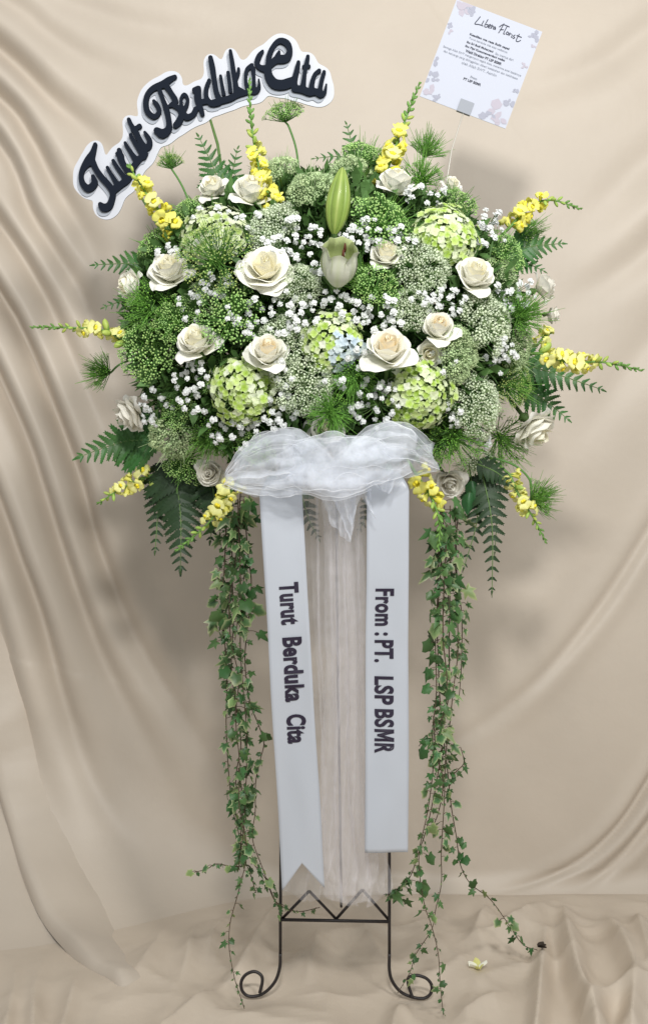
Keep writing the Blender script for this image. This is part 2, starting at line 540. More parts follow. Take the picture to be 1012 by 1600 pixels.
def wall_sheet():
    nx, nz, na = 480, 330, 30
    xs = dense_x(nx)
    rows = []
    for j in range(nz + na):
        rc = cove(xs)
        if j < nz:
            z = 2.4 + (rc - 2.4) * (j / nz)
            y = np.full(nx, WALL_Y)
            ny, nzv = np.full(nx, -1.0), np.zeros(nx)
        else:
            th = (j - nz) / (na - 1) * math.pi / 2
            y = WALL_Y - rc * (1 - math.cos(th))
            z = rc * (1 - math.sin(th)) + 0.004 - 0.012 * ((j - nz) / (na - 1)) ** 2
            ny, nzv = np.full(nx, -math.cos(th)), np.full(nx, math.sin(th))
        rows.append((xs, y, z, ny, nzv))
    X, Y, Z, NY, NZ = (np.array([r[i] for r in rows]) for i in range(5))
    k = (DIST + Y) / DIST
    px = CX + X / (PX * k)
    py = CY - (Z - ZC) / (PX * k)
    h = 1.5 * fold_height(px, py, WALL_FOLDS)
    n1 = smooth_noise(lambda x, z: noise.noise(V((x * 2.2 + 3, z * 2.2, 1.7))), X, Z)
    n2 = smooth_noise(lambda x, z: noise.noise(V(((x + z) * 7, (z - x) * 2.4, 5.1))), X, Z)
    h = h + 0.012 * n1 + 0.0025 * n2
    h = h * np.concatenate([np.ones(nz), 1 - np.linspace(0, 1, na) ** 2])[:, None]
    me = bpy.data.meshes.new('backdrop_cloth')
    vv = np.stack([X, Y + NY * h, Z + NZ * h], -1).reshape(-1, 3)
    nr = nz + na
    idx = np.arange(nr * nx).reshape(nr, nx)
    f = np.stack([idx[:-1, :-1], idx[1:, :-1], idx[1:, 1:], idx[:-1, 1:]], -1).reshape(-1, 4)
    me.from_pydata(vv.tolist(), [], f.tolist())
    me.materials.append(M['cloth'])
    me.polygons.foreach_set('use_smooth', [True] * len(f))
    o = put('backdrop_cloth', me)
    tag(o, 'champagne cloth draped over the wall in long diagonal folds', 'backdrop', kind='structure')
    return o


def floor_sheet():
    nx, ny = 520, 300
    xs = dense_x(nx)
    ys = np.concatenate([np.linspace(-2.2, -0.25, 60), np.linspace(-0.24, 0.62, ny - 60)])
    X, Y = np.meshgrid(xs, ys)
    k = (DIST + Y) / DIST
    px = CX + X / (PX * k)
    py = CY + ZC / (PX * k)
    h = 2.0 * fold_height(px, np.minimum(py, 1750), FLOOR_FOLDS)
    n1 = smooth_noise(lambda x, y: noise.noise(V((x * 5, y * 5, 9.0))), X, Y)
    n2 = smooth_noise(lambda x, y: noise.turbulence(V((x * 9, y * 9, 2.0)), 2, False), X, Y, 200)
    n3 = smooth_noise(lambda x, y: max(0, 1 - 2.4 * abs(noise.noise(V((x * 4 + .5 * noise.noise(V((x * 3, y * 3, 1))), y * 5, 4.0))))) ** 2, X, Y, 220)
    n4 = smooth_noise(lambda x, y: max(0, 1 - 2.4 * abs(noise.noise(V((x * 8 + y * 3, y * 5 - x * 3, 7.0))))) ** 2, X, Y, 220)
    h = h + 0.012 * (n1 + 0.4) + 0.003 * n2 + 0.012 * n3 + 0.008 * n4
    h = 0.07 * np.tanh(np.clip(h, 0, None) / 0.07)
    sl = np.clip((-X - 0.05) / 0.6, 0, 1)
    h = h * np.clip((WALL_Y + 0.03 - cove(X) - Y) / (0.2 + 0.2 * sl), 0.0, 1) * (1 - 0.45 * sl)
    foot = np.ones_like(X)
    for fx, fy in ((-0.11, 0.0), (0.16, 0.0), (0.03, 0.42)):
        foot = foot * (1 - np.exp(-(((X - fx) / 0.09) ** 2 + ((Y - fy) / 0.05) ** 2)))
    near = np.clip((Y + 0.45) / 0.3, 0.1, 1)
    Z = h * (0.12 + 0.88 * foot) * near - 0.003
    me = bpy.data.meshes.new('floor_cloth')
    idx = np.arange(nx * ny).reshape(ny, nx)
    f = np.stack([idx[:-1, :-1], idx[:-1, 1:], idx[1:, 1:], idx[1:, :-1]], -1).reshape(-1, 4)
    me.from_pydata(np.stack([X, Y, Z], -1).reshape(-1, 3).tolist(), [], f.tolist())
    me.materials.append(M['floor_cloth'])
    me.polygons.foreach_set('use_smooth', [True] * len(f))
    o = put('floor_cloth', me)
    tag(o, 'crumpled champagne cloth spread over the floor under the stand', 'floor cloth', kind='structure')
    return o, (xs, ys, Z)


def cloth_hit(px, py):
    """where the line of sight through a photo point meets the undisturbed cloth"""
    Y = -0.2
    while Y < WALL_Y:
        q = at(px, py, Y)
        rc = float(cove(np.array([q.x]))[0])
        c = Y - (WALL_Y - rc)
        zp = rc - math.sqrt(max(0, rc * rc - c * c)) if c > 0 else 0.0
        if q.z <= zp:
            a = math.asin(min(1, c / rc)) if c > 0 else 0.0
            return q, V((0, -math.sin(a), math.cos(a)))
        Y += 0.002
    return at(px, py, WALL_Y), V((0, -1, 0))


wall_obj = wall_sheet()
floor_obj, FLOOR = floor_sheet()

lip = MB()
hem_line = spline([(-70, 940), (-40, 1060), (-14, 1150), (0, 1216), (20, 1290), (47, 1378), (79, 1445), (134, 1508), (176, 1538), (198, 1560), (190, 1574)], 8)
prof = [(-.010, .000), (-.008, .012), (-.002, .024), (.006, .029), (.02, .026), (.045, .018), (.075, .006), (.11, -.014), (.15, -.05)]
b0 = len(lip.v)
for i, (x, y) in enumerate(hem_line):
    c, nn = cloth_hit(x, y)
    x2, y2 = hem_line[min(i + 1, len(hem_line) - 1)]
    x1, y1 = hem_line[max(i - 1, 0)]
    d = (cloth_hit(x2, y2)[0] - cloth_hit(x1, y1)[0]).normalized()
    side = nn.cross(d).normalized()
    if side.x < 0:
        side = -side
    f = min(1, (len(hem_line) - 1 - i) / 14) ** .7 * min(1, i / 14)
    for u, h in prof:
        lip.vert(c + side * u + nn * (h * f * (1 + .15 * math.sin(i * .5)) - .03 * (1 - f)))
for i in range(len(hem_line) - 1):
    for k in range(len(prof) - 1):
        a = b0 + i * len(prof) + k
        lip.face(a, a + 1, a + len(prof) + 1, a + len(prof))
lip.build('cloth_hem', M['cloth'], wall_obj)


def floor_z(x, y):
    xs, ys, Z = FLOOR
    i = int(np.clip(np.searchsorted(xs, x), 1, len(xs) - 1))
    j = int(np.clip(np.searchsorted(ys, y), 1, len(ys) - 1))
    return float(Z[j - 1:j + 1, i - 1:i + 1].max())


# ------------------------------------------------------------------ iron stand
def rod(name, pts, r, parent, n=8):
    mb = MB()
    mb.tube(pts, r, n)
    return mb.build(name, M['iron'], parent)


stand = empty('flower_stand', (0, 0, 0), label='black wrought iron easel stand with scrolled feet on the floor cloth', cat='stand')
rr = 0.0027
left = [(440, 560), (440, 1000), (439, 1300), (438, 1440), (438, 1490)]
lscroll = [(438, 1490), (437, 1512), (430, 1533), (416, 1549), (402, 1556), (387, 1556), (378, 1547), (377, 1534), (384, 1523), (397, 1518), (408, 1523), (410, 1533), (406, 1549)]
rscroll = [(608, 1490), (608, 1516), (613, 1534), (626, 1550), (644, 1558), (661, 1560), (672, 1553), (674, 1540), (666, 1529), (651, 1524), (639, 1527), (637, 1536), (641, 1549), (644, 1556)]


def on0(p, y=0.0):
    q = at(p[0], p[1], 0.0)
    return V((q.x, y, max(q.z, rr)))


rod('leg', [on0(p) for p in left], rr, stand)
rod('leg', [on0(p) for p in ((608, 560), (608, 1000), (608, 1300), (608, 1440), (608, 1490))], rr, stand)
for sc_ in (lscroll, rscroll):
    pts = spline(sc_, 5)
    n_ = len(pts)
    rod('scroll_foot', [on0(p, -0.007 * max(0, i / n_ - 0.75) * 4) for i, p in enumerate(pts)], rr * 1.05, stand)
rod('crossbar', [on0((439, 1437)), on0((607, 1440))], rr * 1.1, stand)
zz = [(441, 1436), (483, 1393), (525, 1437), (566, 1391), (607, 1438)]
for a_, b_ in zip(zz[:-1], zz[1:]):
    rod('brace', [on0(a_, 0.003), on0(b_, 0.003)], rr * 0.95, stand)
rod('back_leg', [at(524, 560, 0.06), at(527, 1000, 0.23), at(533, 1417, 0.415)], rr, stand)
tr_ = MB()
tr_.box(tuple(at(410, 690, 0.0) + V((0, -0.07, -0.008))), tuple(at(635, 690, 0.0) + V((0, 0.09, 0.0))))
tr_.build('tray', M['iron'], stand, smooth=False)

# ------------------------------------------------------------------ floral foam and loose filler foliage (hidden core)
foam = MB()
f0, f1 = at(420, 688, 0.0), at(600, 420, 0.0)
foam.grid(lambda u, v: V(((f0.x + f1.x) / 2 + 0.13 * math.sin(math.pi * v) ** 0.5 * math.cos(2 * math.pi * u),
                          0.01 + 0.075 * math.sin(math.pi * v) ** 0.5 * math.sin(2 * math.pi * u),
                          f0.z + (f1.z - f0.z) * v)), 20, 10)
foam.build('foam_block', M['foam'], stand)  # unseen foam core, kept to block light so the flower gaps stay dark

fil = MB()
rng = random.Random(5)
for i in range(24000):
    a = rng.uniform(0, 2 * math.pi)
    r_ = math.sqrt(rng.random())
    px_, py_ = 505 + 300 * r_ * math.cos(a), 505 + 228 * r_ * math.sin(a)
    if py_ > 690 and rng.random() < 0.6:
        continue
    ys_ = ysurf(px_, py_) + 0.022
    y_ = rng.uniform(ys_, max(ys_ + 0.03, 0.10))
    p = at(px_, py_, y_)
    d = (outward(px_, py_) + V((rng.gauss(0, .6), rng.gauss(0, .5), rng.gauss(0, .6)))).normalized()
    s_ = d.cross(V((rng.gauss(0, 1), rng.gauss(0, 1), rng.gauss(0, 1)))).normalized()
    L_ = rng.uniform(0.018, 0.042)
    w_ = rng.choice((0.0012, 0.0016, 0.005, 0.008))
    b_ = fil.vert(p - s_ * w_ * .4)
    fil.vert(p + s_ * w_ * .4)
    m_ = p + d * L_ * .55 + V((0, 0, .002))
    fil.vert(m_ + s_ * w_)
    fil.vert(m_ - s_ * w_)
    fil.vert(p + d * L_)
    fil.face(b_, b_ + 1, b_ + 2, b_ + 3)
    fil.face(b_ + 3, b_ + 2, b_ + 4)
tag(fil.build('filler_foliage', M['filler'], smooth=False), 'dark green filler foliage packed between the flower heads', 'foliage', kind='stuff')


# ------------------------------------------------------------------ foam letter sign (strokes traced in real size, merged into solid outlines)
def contour(F, x0, y0, h, lev):
    """marching squares; returns closed loops of (x, y)"""
    S = F < lev
    ny_, nx_ = F.shape
    segs = {}

    def ep(k, i, j):
        if k == 'h':
            a, b = F[j, i], F[j, i + 1]
            return (x0 + h * (i + (lev - a) / (b - a)), y0 + h * j)
        a, b = F[j, i], F[j + 1, i]
        return (x0 + h * i, y0 + h * (j + (lev - a) / (b - a)))
    for j in range(ny_ - 1):
        for i in range(nx_ - 1):
            c = S[j, i] * 1 + S[j, i + 1] * 2 + S[j + 1, i + 1] * 4 + S[j + 1, i] * 8
            if c in (0, 15):
                continue
            T, B, Lf, Rt = ('h', i, j), ('h', i, j + 1), ('v', i, j), ('v', i + 1, j)
            tb = {1: [(Lf, T)], 2: [(T, Rt)], 3: [(Lf, Rt)], 4: [(Rt, B)], 6: [(T, B)], 7: [(Lf, B)], 8: [(B, Lf)], 9: [(B, T)],
                  11: [(B, Rt)], 12: [(Rt, Lf)], 13: [(Rt, T)], 14: [(T, Lf)], 5: [(Lf, T), (Rt, B)], 10: [(T, Rt), (B, Lf)]}
            for a, b in tb[c]:
                segs[a] = b
    loops = []
    while segs:
        a = next(iter(segs))
        lp = []
        while a in segs:
            b = segs.pop(a)
            lp.append(ep(*a))
            a = b
        if len(lp) > 6:
            loops.append(lp)
    return loops


def cap_field(strokes, X, Y):
    ds = []
    for st in strokes:
        for (ax, ay, ar), (bx, by, br) in zip(st[:-1], st[1:]):
            dx, dy = bx - ax, by - ay
            t = np.clip(((X - ax) * dx + (Y - ay) * dy) / max(dx * dx + dy * dy, 1e-6), 0, 1)
            ds.append(np.hypot(X - ax - t * dx, Y - ay - t * dy) - (ar + (br - ar) * t))
    return np.array(ds)


def crop_strokes(x0, y0, k, strokes):
    return [[tuple(q) for q in spline([(x0 + x * k, y0 + y * k, r * k * .88) for x, y, r in st], 3)] for st in strokes]


TURUT = crop_strokes(110, 180, 0.1383, [
    [(292, 345, 26), (268, 430, 36), (225, 520, 58), (160, 610, 38), (134, 690, 30), (150, 780, 36), (215, 842, 46), (285, 785, 42), (268, 705, 26)],
    [(255, 520, 40), (300, 620, 36), (370, 720, 38), (450, 810, 40), (490, 890, 38), (475, 980, 38), (440, 1045, 48), (385, 1055, 50), (350, 1020, 30)],
    [(430, 605, 22), (480, 690, 24), (545, 800, 36)], [(495, 530, 24), (545, 610, 26), (610, 700, 30), (640, 760, 40)],
    [(510, 850, 48), (580, 800, 42), (650, 740, 48), (720, 650, 30)],
    [(562, 410, 30), (575, 480, 44), (600, 550, 38), (660, 640, 40)], [(535, 450, 20), (590, 470, 30)],
    [(630, 330, 22), (690, 430, 26), (745, 510, 40)], [(690, 240, 24), (740, 330, 26), (810, 440, 32), (835, 480, 42)],
    [(690, 640, 40), (780, 520, 38), (850, 450, 42)],
    [(670, 65, 26), (700, 130, 28), (750, 210, 38), (795, 300, 36), (845, 380, 46), (895, 365, 38), (900, 290, 32), (850, 210, 20)],
    [(710, 190, 22), (790, 140, 32)]])
BERDUKA = crop_strokes(210, 90, 0.1383, [
    [(465, 235, 27), (400, 270, 40), (330, 320, 46), (230, 360, 38), (160, 430, 34), (138, 530, 35), (160, 630, 36), (235, 685, 32), (288, 630, 28), (270, 560, 30), (228, 508, 22)],
    [(295, 390, 28), (335, 500, 28), (370, 600, 36), (395, 720, 34), (395, 820, 42), (330, 875, 58), (262, 840, 42)],
    [(365, 330, 38), (425, 420, 32), (470, 510, 38), (410, 560, 24)],
    [(440, 550, 30), (510, 590, 34), (540, 660, 36), (510, 740, 44), (475, 780, 38)],
    [(545, 590, 24), (533, 490, 20), (570, 435, 25), (608, 480, 20), (595, 560, 24), (555, 630, 38), (600, 690, 40), (670, 660, 34), (700, 600, 34)],
    [(690, 385, 38), (735, 360, 26), (720, 450, 46), (735, 540, 40), (760, 600, 32), (775, 655, 27)],
    [(850, 275, 24), (818, 370, 27), (820, 470, 30), (880, 540, 34), (960, 530, 34)],
    [(865, 20, 30), (885, 120, 36), (905, 250, 33), (930, 400, 33), (970, 500, 34)], [(750, 520, 38), (830, 510, 32)]]) + \
    crop_strokes(310, 60, 0.1087, [
        [(190, 955, 50), (330, 920, 52), (470, 880, 52), (560, 830, 52), (660, 810, 38), (740, 780, 42)],
        [(325, 565, 26), (345, 680, 27), (370, 820, 33)], [(432, 515, 30), (450, 640, 29), (465, 780, 33)],
        [(465, 205, 28), (490, 350, 35), (510, 500, 38), (535, 640, 40), (550, 780, 48)],
        [(582, 460, 24), (578, 520, 27), (545, 590, 38)], [(560, 740, 38), (640, 790, 42)],
        [(770, 410, 34), (705, 470, 34), (683, 580, 27), (700, 710, 33), (760, 780, 46), (830, 780, 46), (875, 720, 28), (870, 610, 14)],
        [(790, 460, 38), (800, 600, 28), (800, 760, 38)]])
CITA = crop_strokes(390, 50, 0.1383, [
    [(150, 235, 18), (110, 290, 33), (85, 370, 33), (120, 420, 34), (185, 435, 48)],
    [(205, 400, 28), (225, 280, 33), (270, 180, 30), (340, 118, 35), (420, 145, 42), (455, 225, 36), (425, 310, 48), (370, 325, 54), (300, 335, 48), (235, 395, 36)],
    [(335, 240, 16), (320, 290, 36)],
    [(205, 430, 48), (220, 520, 54), (280, 600, 64), (370, 615, 64), (450, 590, 62), (515, 545, 34)],
    [(552, 360, 24), (535, 450, 32), (508, 560, 36), (510, 655, 44)],
    [(510, 655, 44), (600, 670, 46), (680, 700, 46), (740, 690, 42), (800, 720, 46)],
    [(658, 295, 24), (645, 370, 28), (625, 460, 25), (612, 570, 30), (600, 660, 42)], [(610, 410, 22), (670, 405, 22)],
    [(785, 455, 26), (735, 500, 25), (707, 590, 30), (700, 670, 38)],
    [(840, 470, 24), (815, 560, 25), (797, 660, 28), (805, 720, 42), (848, 700, 22), (865, 610, 12)]])


def solid(name, loops, y_front, thick, mat, parent, Y, bevel=0.0):
    """closed loops in photo units -> one solid plate standing in the plane Y, built as a filled 2D curve"""
    cu = bpy.data.curves.new(name, 'CURVE')
    cu.dimensions = '2D'
    cu.fill_mode = 'BOTH'
    cu.extrude = thick / 2
    cu.bevel_depth = bevel
    cu.bevel_resolution = 1
    for lp in loops:
        lp = lp[::2] if len(lp) > 40 else lp
        sp = cu.splines.new('POLY')
        sp.points.add(len(lp) - 1)
        for q, (x, y) in zip(sp.points, lp):
            w = at(x, y, Y)
            q.co = (w.x, w.z, 0, 1)
        sp.use_cyclic_u = True
    tmp = bpy.data.objects.new(name, cu)
    COL.objects.link(tmp)
    dg = bpy.context.evaluated_depsgraph_get()
    me = bpy.data.meshes.new_from_object(tmp.evaluated_get(dg))
    bpy.data.objects.remove(tmp)
    me.transform(Matrix(((1, 0, 0, 0), (0, 0, -1, y_front + thick / 2), (0, 1, 0, 0), (0, 0, 0, 1))))
    me.materials.clear()
    me.materials.append(mat)
    me.name = name
    return put(name, me, parent)


YS = 0.10
gx0, gy0, gh = 95.0, 40.0, 1.0
GX, GY = np.meshgrid(np.arange(gx0, 540, gh), np.arange(gy0, 365, gh))
sign = empty('letter_sign', (0, 0, 0), label='white cut-out sign with black script letters Turut Berduka Cita above the flowers', cat='sign')
all_d = cap_field(TURUT + BERDUKA + CITA, GX, GY)
soft = -np.log(np.sum(np.exp(-0.22 * np.clip(all_d, -12, 200)), 0)) / 0.22
edge = np.array([[noise.noise(V((x * .05, y * .05, 0))) for x in GX[0]] for y in GY[:, 0]])
solid('board', [lp for lp in contour(soft + 1.2 * edge, gx0, gy0, gh, 2.5) if len(lp) > 120], YS, 0.003, M['board'], sign, YS, 0.0)
for word in (TURUT, BERDUKA, CITA):
    d_ = cap_field(word, GX, GY).min(0)
    sh = [[(x - 3.5, y + 6.0, r) for x, y, r in st] for st in word]
    ds_ = cap_field(sh, GX, GY).min(0)
    inside = np.maximum(ds_, soft - 1.0)
    solid('grey_shadow_layer', contour(inside, gx0, gy0, gh, 0.0), YS - 0.0022, 0.0014, M['grey'], sign, YS)
    solid('lettering', contour(d_, gx0, gy0, gh, 0.0), YS - 0.0085, 0.0055, M['black'], sign, YS, 0.0)
pk = MB()
pk.tube([at(325, 175, YS + 0.005), at(340, 225, YS), at(352, 300, 0.06), at(365, 360, 0.03)], [0.0022, 0.0028, 0.003, 0.003], 6)
pk.build('support_stick', M['stem'], sign)
pk = MB()
pk.tube([at(205, 280, YS + 0.012), at(262, 380, 0.08), at(310, 470, 0.05)], 0.0022, 6)
pk.build('support_stick', M['stem'], sign)


# ------------------------------------------------------------------ writing helper (built-in font, turned into meshes)
def text_mesh(body, size, offset=0.0, align='CENTER', shear=0.0, spacing=1.0, word=1.0):
    cu = bpy.data.curves.new('writing', 'FONT')
    cu.body = body
    cu.size = size
    cu.align_x = align
    cu.align_y = 'CENTER'
    cu.offset = offset
    cu.shear = shear
    cu.space_character = spacing
    cu.space_word = word
    cu.resolution_u = 4
    tmp = bpy.data.objects.new('writing', cu)
    COL.objects.link(tmp)
    dg = bpy.context.evaluated_depsgraph_get()
    me = bpy.data.meshes.new_from_object(tmp.evaluated_get(dg))
    bpy.data.objects.remove(tmp)
    return me


def fit(me, w, h, cap=None):
    co = np.empty(len(me.vertices) * 3)
    me.vertices.foreach_get('co', co)
    co = co.reshape(-1, 3)
    lo, hi = co.min(0), co.max(0)
    co[:, 0] = (co[:, 0] - (lo[0] + hi[0]) / 2) * (w / (hi[0] - lo[0]))
    co[:, 1] = (co[:, 1] - (lo[1] + hi[1]) / 2) * (h / (hi[1] - lo[1]))
    return me, co


# ------------------------------------------------------------------ condolence card on a clear pick
YC = 0.05
ca = math.radians(-20.8)
card = empty('message_card', at(751, 100, YC), Quaternion((0, 1, 0), -ca), 'square white printed message card on a clear stick, upper right', 'card')
u_ = sz(1, YC)
cb = MB()
cb.box((-71.5 * u_, 0, -81 * u_), (71.5 * u_, 0.0012, 81 * u_))
cb.build('card_sheet', M['paper'], card, smooth=False)


def card_text(body, v, width, height, bold, pale=False, uoff=0.0):
    me = text_mesh(body, 1.0, 0.035 if bold else 0.008)
    me, co = fit(me, width * u_, height * u_)
    out = np.stack([co[:, 0] + uoff * u_, np.full(len(co), -0.0006), co[:, 1] - v * u_], -1)
    me.vertices.foreach_set('co', out.ravel())
    me.materials.clear()
    me.materials.append(M['ink_pale'] if pale else M['ink'])
    put('printed_line', me, card)


card_text('Keadilan ma rasa Sulit capai', -37, 66, 4.6, True)
card_text('Turut berduka cita atas wafatnya', -31, 64, 4.2, False, True)
card_text('Ibu Sri Budi Muharyani', -24, 44, 4.6, True, False, -11)
card_text('ibu mertua dari', -23.5, 30, 4.0, False, True, 30)
card_text('Ibu Pipi Kusumawardani wafat', -17.5, 66, 4.6, True)
card_text('Wakil Direktur PT LSP BSMR', -11, 60, 4.4, True)
card_text('Semoga Allah SWT mengampuni segala dosa, menerima amal ibadahnya', -4.5, 130, 4.4, False, True)
card_text('dan keluarga yang ditinggalkan diberi ketabahan dan keikhlasan', 2, 124, 4.4, False, True)
card_text('oleh Allah SWT. Aamiin', 8.5, 58, 4.2, False, True)
card_text('From', 24.5, 11, 3.8, True, True, -3)
card_text('PT LSP BSMR', 31, 29, 4.2, True, False, -3)
title = [[(505, 120), (485, 145), (465, 172), (490, 176), (512, 182)], [(530, 150), (515, 180), (525, 188)],
         [(560, 140), (535, 188), (552, 195), (560, 178), (545, 178)], [(562, 192), (580, 185), (572, 176), (562, 198), (578, 202)],
         [(590, 178), (582, 206), (592, 188), (602, 190)], [(612, 192), (598, 200), (602, 212), (614, 198), (612, 215)],
         [(675, 170), (650, 215), (635, 238)], [(640, 195), (670, 178), (715, 195)], [(645, 215), (672, 214)],
         [(697, 190), (672, 240), (682, 246)], [(700, 228), (690, 240), (698, 250), (708, 240), (700, 228)],
         [(718, 235), (708, 258), (718, 245), (730, 245)], [(735, 250), (728, 268), (736, 270)],
         [(755, 252), (742, 260), (752, 272), (738, 278)], [(785, 245), (762, 290), (775, 300), (795, 290)], [(765, 255), (802, 270)]]
tb = MB()
for st in title:
    pts = []
    for x, y in spline(st, 4):
        sx, sy = 640 + x * .2174 - 751, y * .2174 - 100
        uu = sx * math.cos(ca) - sy * math.sin(ca)
        vv = sx * math.sin(ca) + sy * math.cos(ca)
        pts.append(V((uu * u_, -0.0004, -vv * u_)))
    tb.tube(pts, 0.0008, 5)
tb.build('printed_title', M['ink'], card)


def blot(cx, cz, r, mat, n=7, seed=0):
    q = random.Random(seed)
    mb = MB()
    for k in range(n):
        a = q.uniform(0, 2 * math.pi)
        L_ = r * q.uniform(.5, 1)
        w = L_ * q.uniform(.25, .5)
        dx, dz = math.cos(a), math.sin(a)
        ox, oz = cx + q.uniform(-.4, .4) * r, cz + q.uniform(-.4, .4) * r
        ids = []
        for s, t in ((0, 0), (.3, .8), (.65, .9), (1, 0), (.65, -.9), (.3, -.8)):
            x = min(71, max(-71, ox + dx * L_ * s - dz * w * t))
            z = min(80.5, max(-80.5, oz + dz * L_ * s + dx * w * t))
            ids.append(mb.vert((x * u_, -0.0003 - 0.00005 * k - 0.000007 * seed, z * u_)))
        mb.face(*ids)
    mb.build('flower_print', mat, card, smooth=False)


for i, (x, z, r, mt) in enumerate([(-58, 70, 16, 'print_rose'), (-44, 74, 11, 'print_grey'), (-68, 40, 7, 'print_grey'), (-64, 30, 5, 'print_rose'), (62, 70, 10, 'print_grey'), (66, 55, 6, 'print_rose'),
                                   (-66, -20, 8, 'print_grey'), (-62, -45, 14, 'print_grey'), (-60, -68, 13, 'print_rose'), (-46, -74, 9, 'print_grey'),
                                   (52, -66, 20, 'print_rose'), (62, -44, 12, 'print_grey'), (38, -72, 13, 'print_grey'), (66, -20, 7, 'print_grey'), (64, 20, 6, 'print_rose')]):
    blot(x, z, r, M[mt], seed=i)
cl = MB()
cl.box((-10 * u_, -0.003, -82 * u_), (12 * u_, 0.0042, -62 * u_))
cl.build('clip', M['clip'], card, smooth=False)
ck = MB()
qi = Quaternion((0, 1, 0), -ca).inverted()
ck.tube([V((1 * u_, 0.0005, -78 * u_)), qi @ (at(705, 235, YC) - at(751, 100, YC)), qi @ (at(690, 330, 0.0) - at(751, 100, YC))], 0.0013, 6)
ck.build('stick', M['stick'], card)

# ------------------------------------------------------------------ printed satin ribbons
def ribbon(label, axis, width, notch, body, t0, t1, size_px, offs, Y):
    """axis: photo points down the middle of the ribbon; built with its own slack curve in depth"""
    top, bot = at(*axis[0], Y), at(*axis[1], Y)
    root = empty('printed_ribbon', top, label=label, cat='ribbon', group='printed satin ribbons')
    L_ = (bot - top).length
    d = (bot - top).normalized()
    side = V((d.z, 0, -d.x)) * -1
    w = sz(width, Y)
    ph = axis[0][0] * .01

    def pos(a, s):                                  # a: -.5 to .5 across, s: metres down the ribbon
        depth = 0.009 * math.sin(s * 7.5 + ph) * min(1, s * 4) + 0.0025 * math.sin(a * 5 + s * 11 + ph) * min(1, s * 4)
        depth += 0.0016 * noise.noise(V((a * 2.5, s * 14, ph))) * min(1, s * 6)
        edge = 0.0012 * noise.noise(V((s * 6, a, ph)))
        return d * s + side * (a * w + edge) + V((0, depth, 0))
    mb = MB()
    hs = -1 if axis[0][0] > 520 else 1
    tf = .14

    def strip(u, v):
        a = u - .5
        if v < tf:                                  # the ribbon turns over towards the knot behind the bow
            q = 1 - v / tf
            th = q * math.pi * .95
            r_ = 0.022
            e = min(1, q * 1.5)
            nar = 1 - 0.5 * e ** 1.5
            return side * (a * w * nar) + d * (-r_ * math.sin(th) * 1.5) + V((0, r_ * (1 - math.cos(th)), 0)) + side * (hs * 0.016 * e)
        v = (v - tf) / (1 - tf)
        s = v * L_
        if notch and v > .999:
            s = L_ - notch * (1 - abs(a) * 2)
        elif notch and v > .9:
            s = .9 * L_ + (L_ * .1 - notch * (1 - abs(a) * 2)) * (v - .9) / .1
        return pos(a, s)
    mb.grid(strip, 12, 100)
    o = mb.build('satin_strip', M['ribbon'], root)
    sd = o.modifiers.new('thickness', 'SOLIDIFY')
    sd.thickness = 0.0004
    sd.offset = 1
    for seg, (q0, q1) in zip(body, zip(t0, t1)):
        if seg == 'M':                              # the heavy condensed M, drawn as an outline
            me = bpy.data.meshes.new('writing')
            mo = [(0, 0), (0, 1), (.30, 1), (.5, .48), (.70, 1), (1, 1), (1, 0), (.76, 0), (.76, .62), (.58, .14), (.42, .14), (.24, .62), (.24, 0)]
            me.from_pydata([(x, y, 0) for x, y in mo], [], [tuple(range(len(mo)))[::-1]])
        else:
            me = text_mesh(seg, 1.0, offs, spacing=1.08)
        me, co = fit(me, 1.0, 1.0)
        s0, s1 = sz(q0, Y), sz(q1, Y)
        out = []
        for x, y, z in co:
            a = y * size_px[1] / width + size_px[0] / width
            s = (s0 + s1) / 2 + x * (s1 - s0)
            out.append(pos(a, s) + V((0, -0.0012, 0)))
        me.vertices.foreach_set('co', np.array(out).ravel())
        me.materials.clear()
        me.materials.append(M['ribbon_ink'])
        put('lettering', me, root)
    return root


YR = -0.165
# spans are measured down the ribbon from its top, in photo units
ribbon('white ribbon with swallowtail end printed Turut Berduka Cita, left of the tulle', ((438.5, 772), (474, 1392)), 66, sz(42, YR),
       ['Turut', 'Berduka', 'Cita'], [138, 224, 346], [204, 326, 392], (4, 31), 0.040, YR)
ribbon('white straight-cut ribbon printed From PT. LSP BSMR, right of the tulle', ((606, 768), (603.5, 1330)), 67, 0,
       ['From :', 'PT.', 'LSP', 'BS', 'M', 'R'], [152, 233, 290, 341, 372, 394], [226, 268, 334, 369, 391, 409], (-4.5, 30), 0.036, YR)


# ------------------------------------------------------------------ tulle bow and hanging tulle
def crumple(p, amp, f, seed):
    q = p * f + V((seed, seed * 1.7, seed * .3))
    return p + noise.noise_vector(q) * amp + noise.noise_vector(q * 2.7) * amp * .4


bow = empty('tulle_bow', at(515, 730, -0.17), label='crumpled sheer white tulle bow tied across the front of the bouquet', cat='bow')
bo = bow.location.copy()


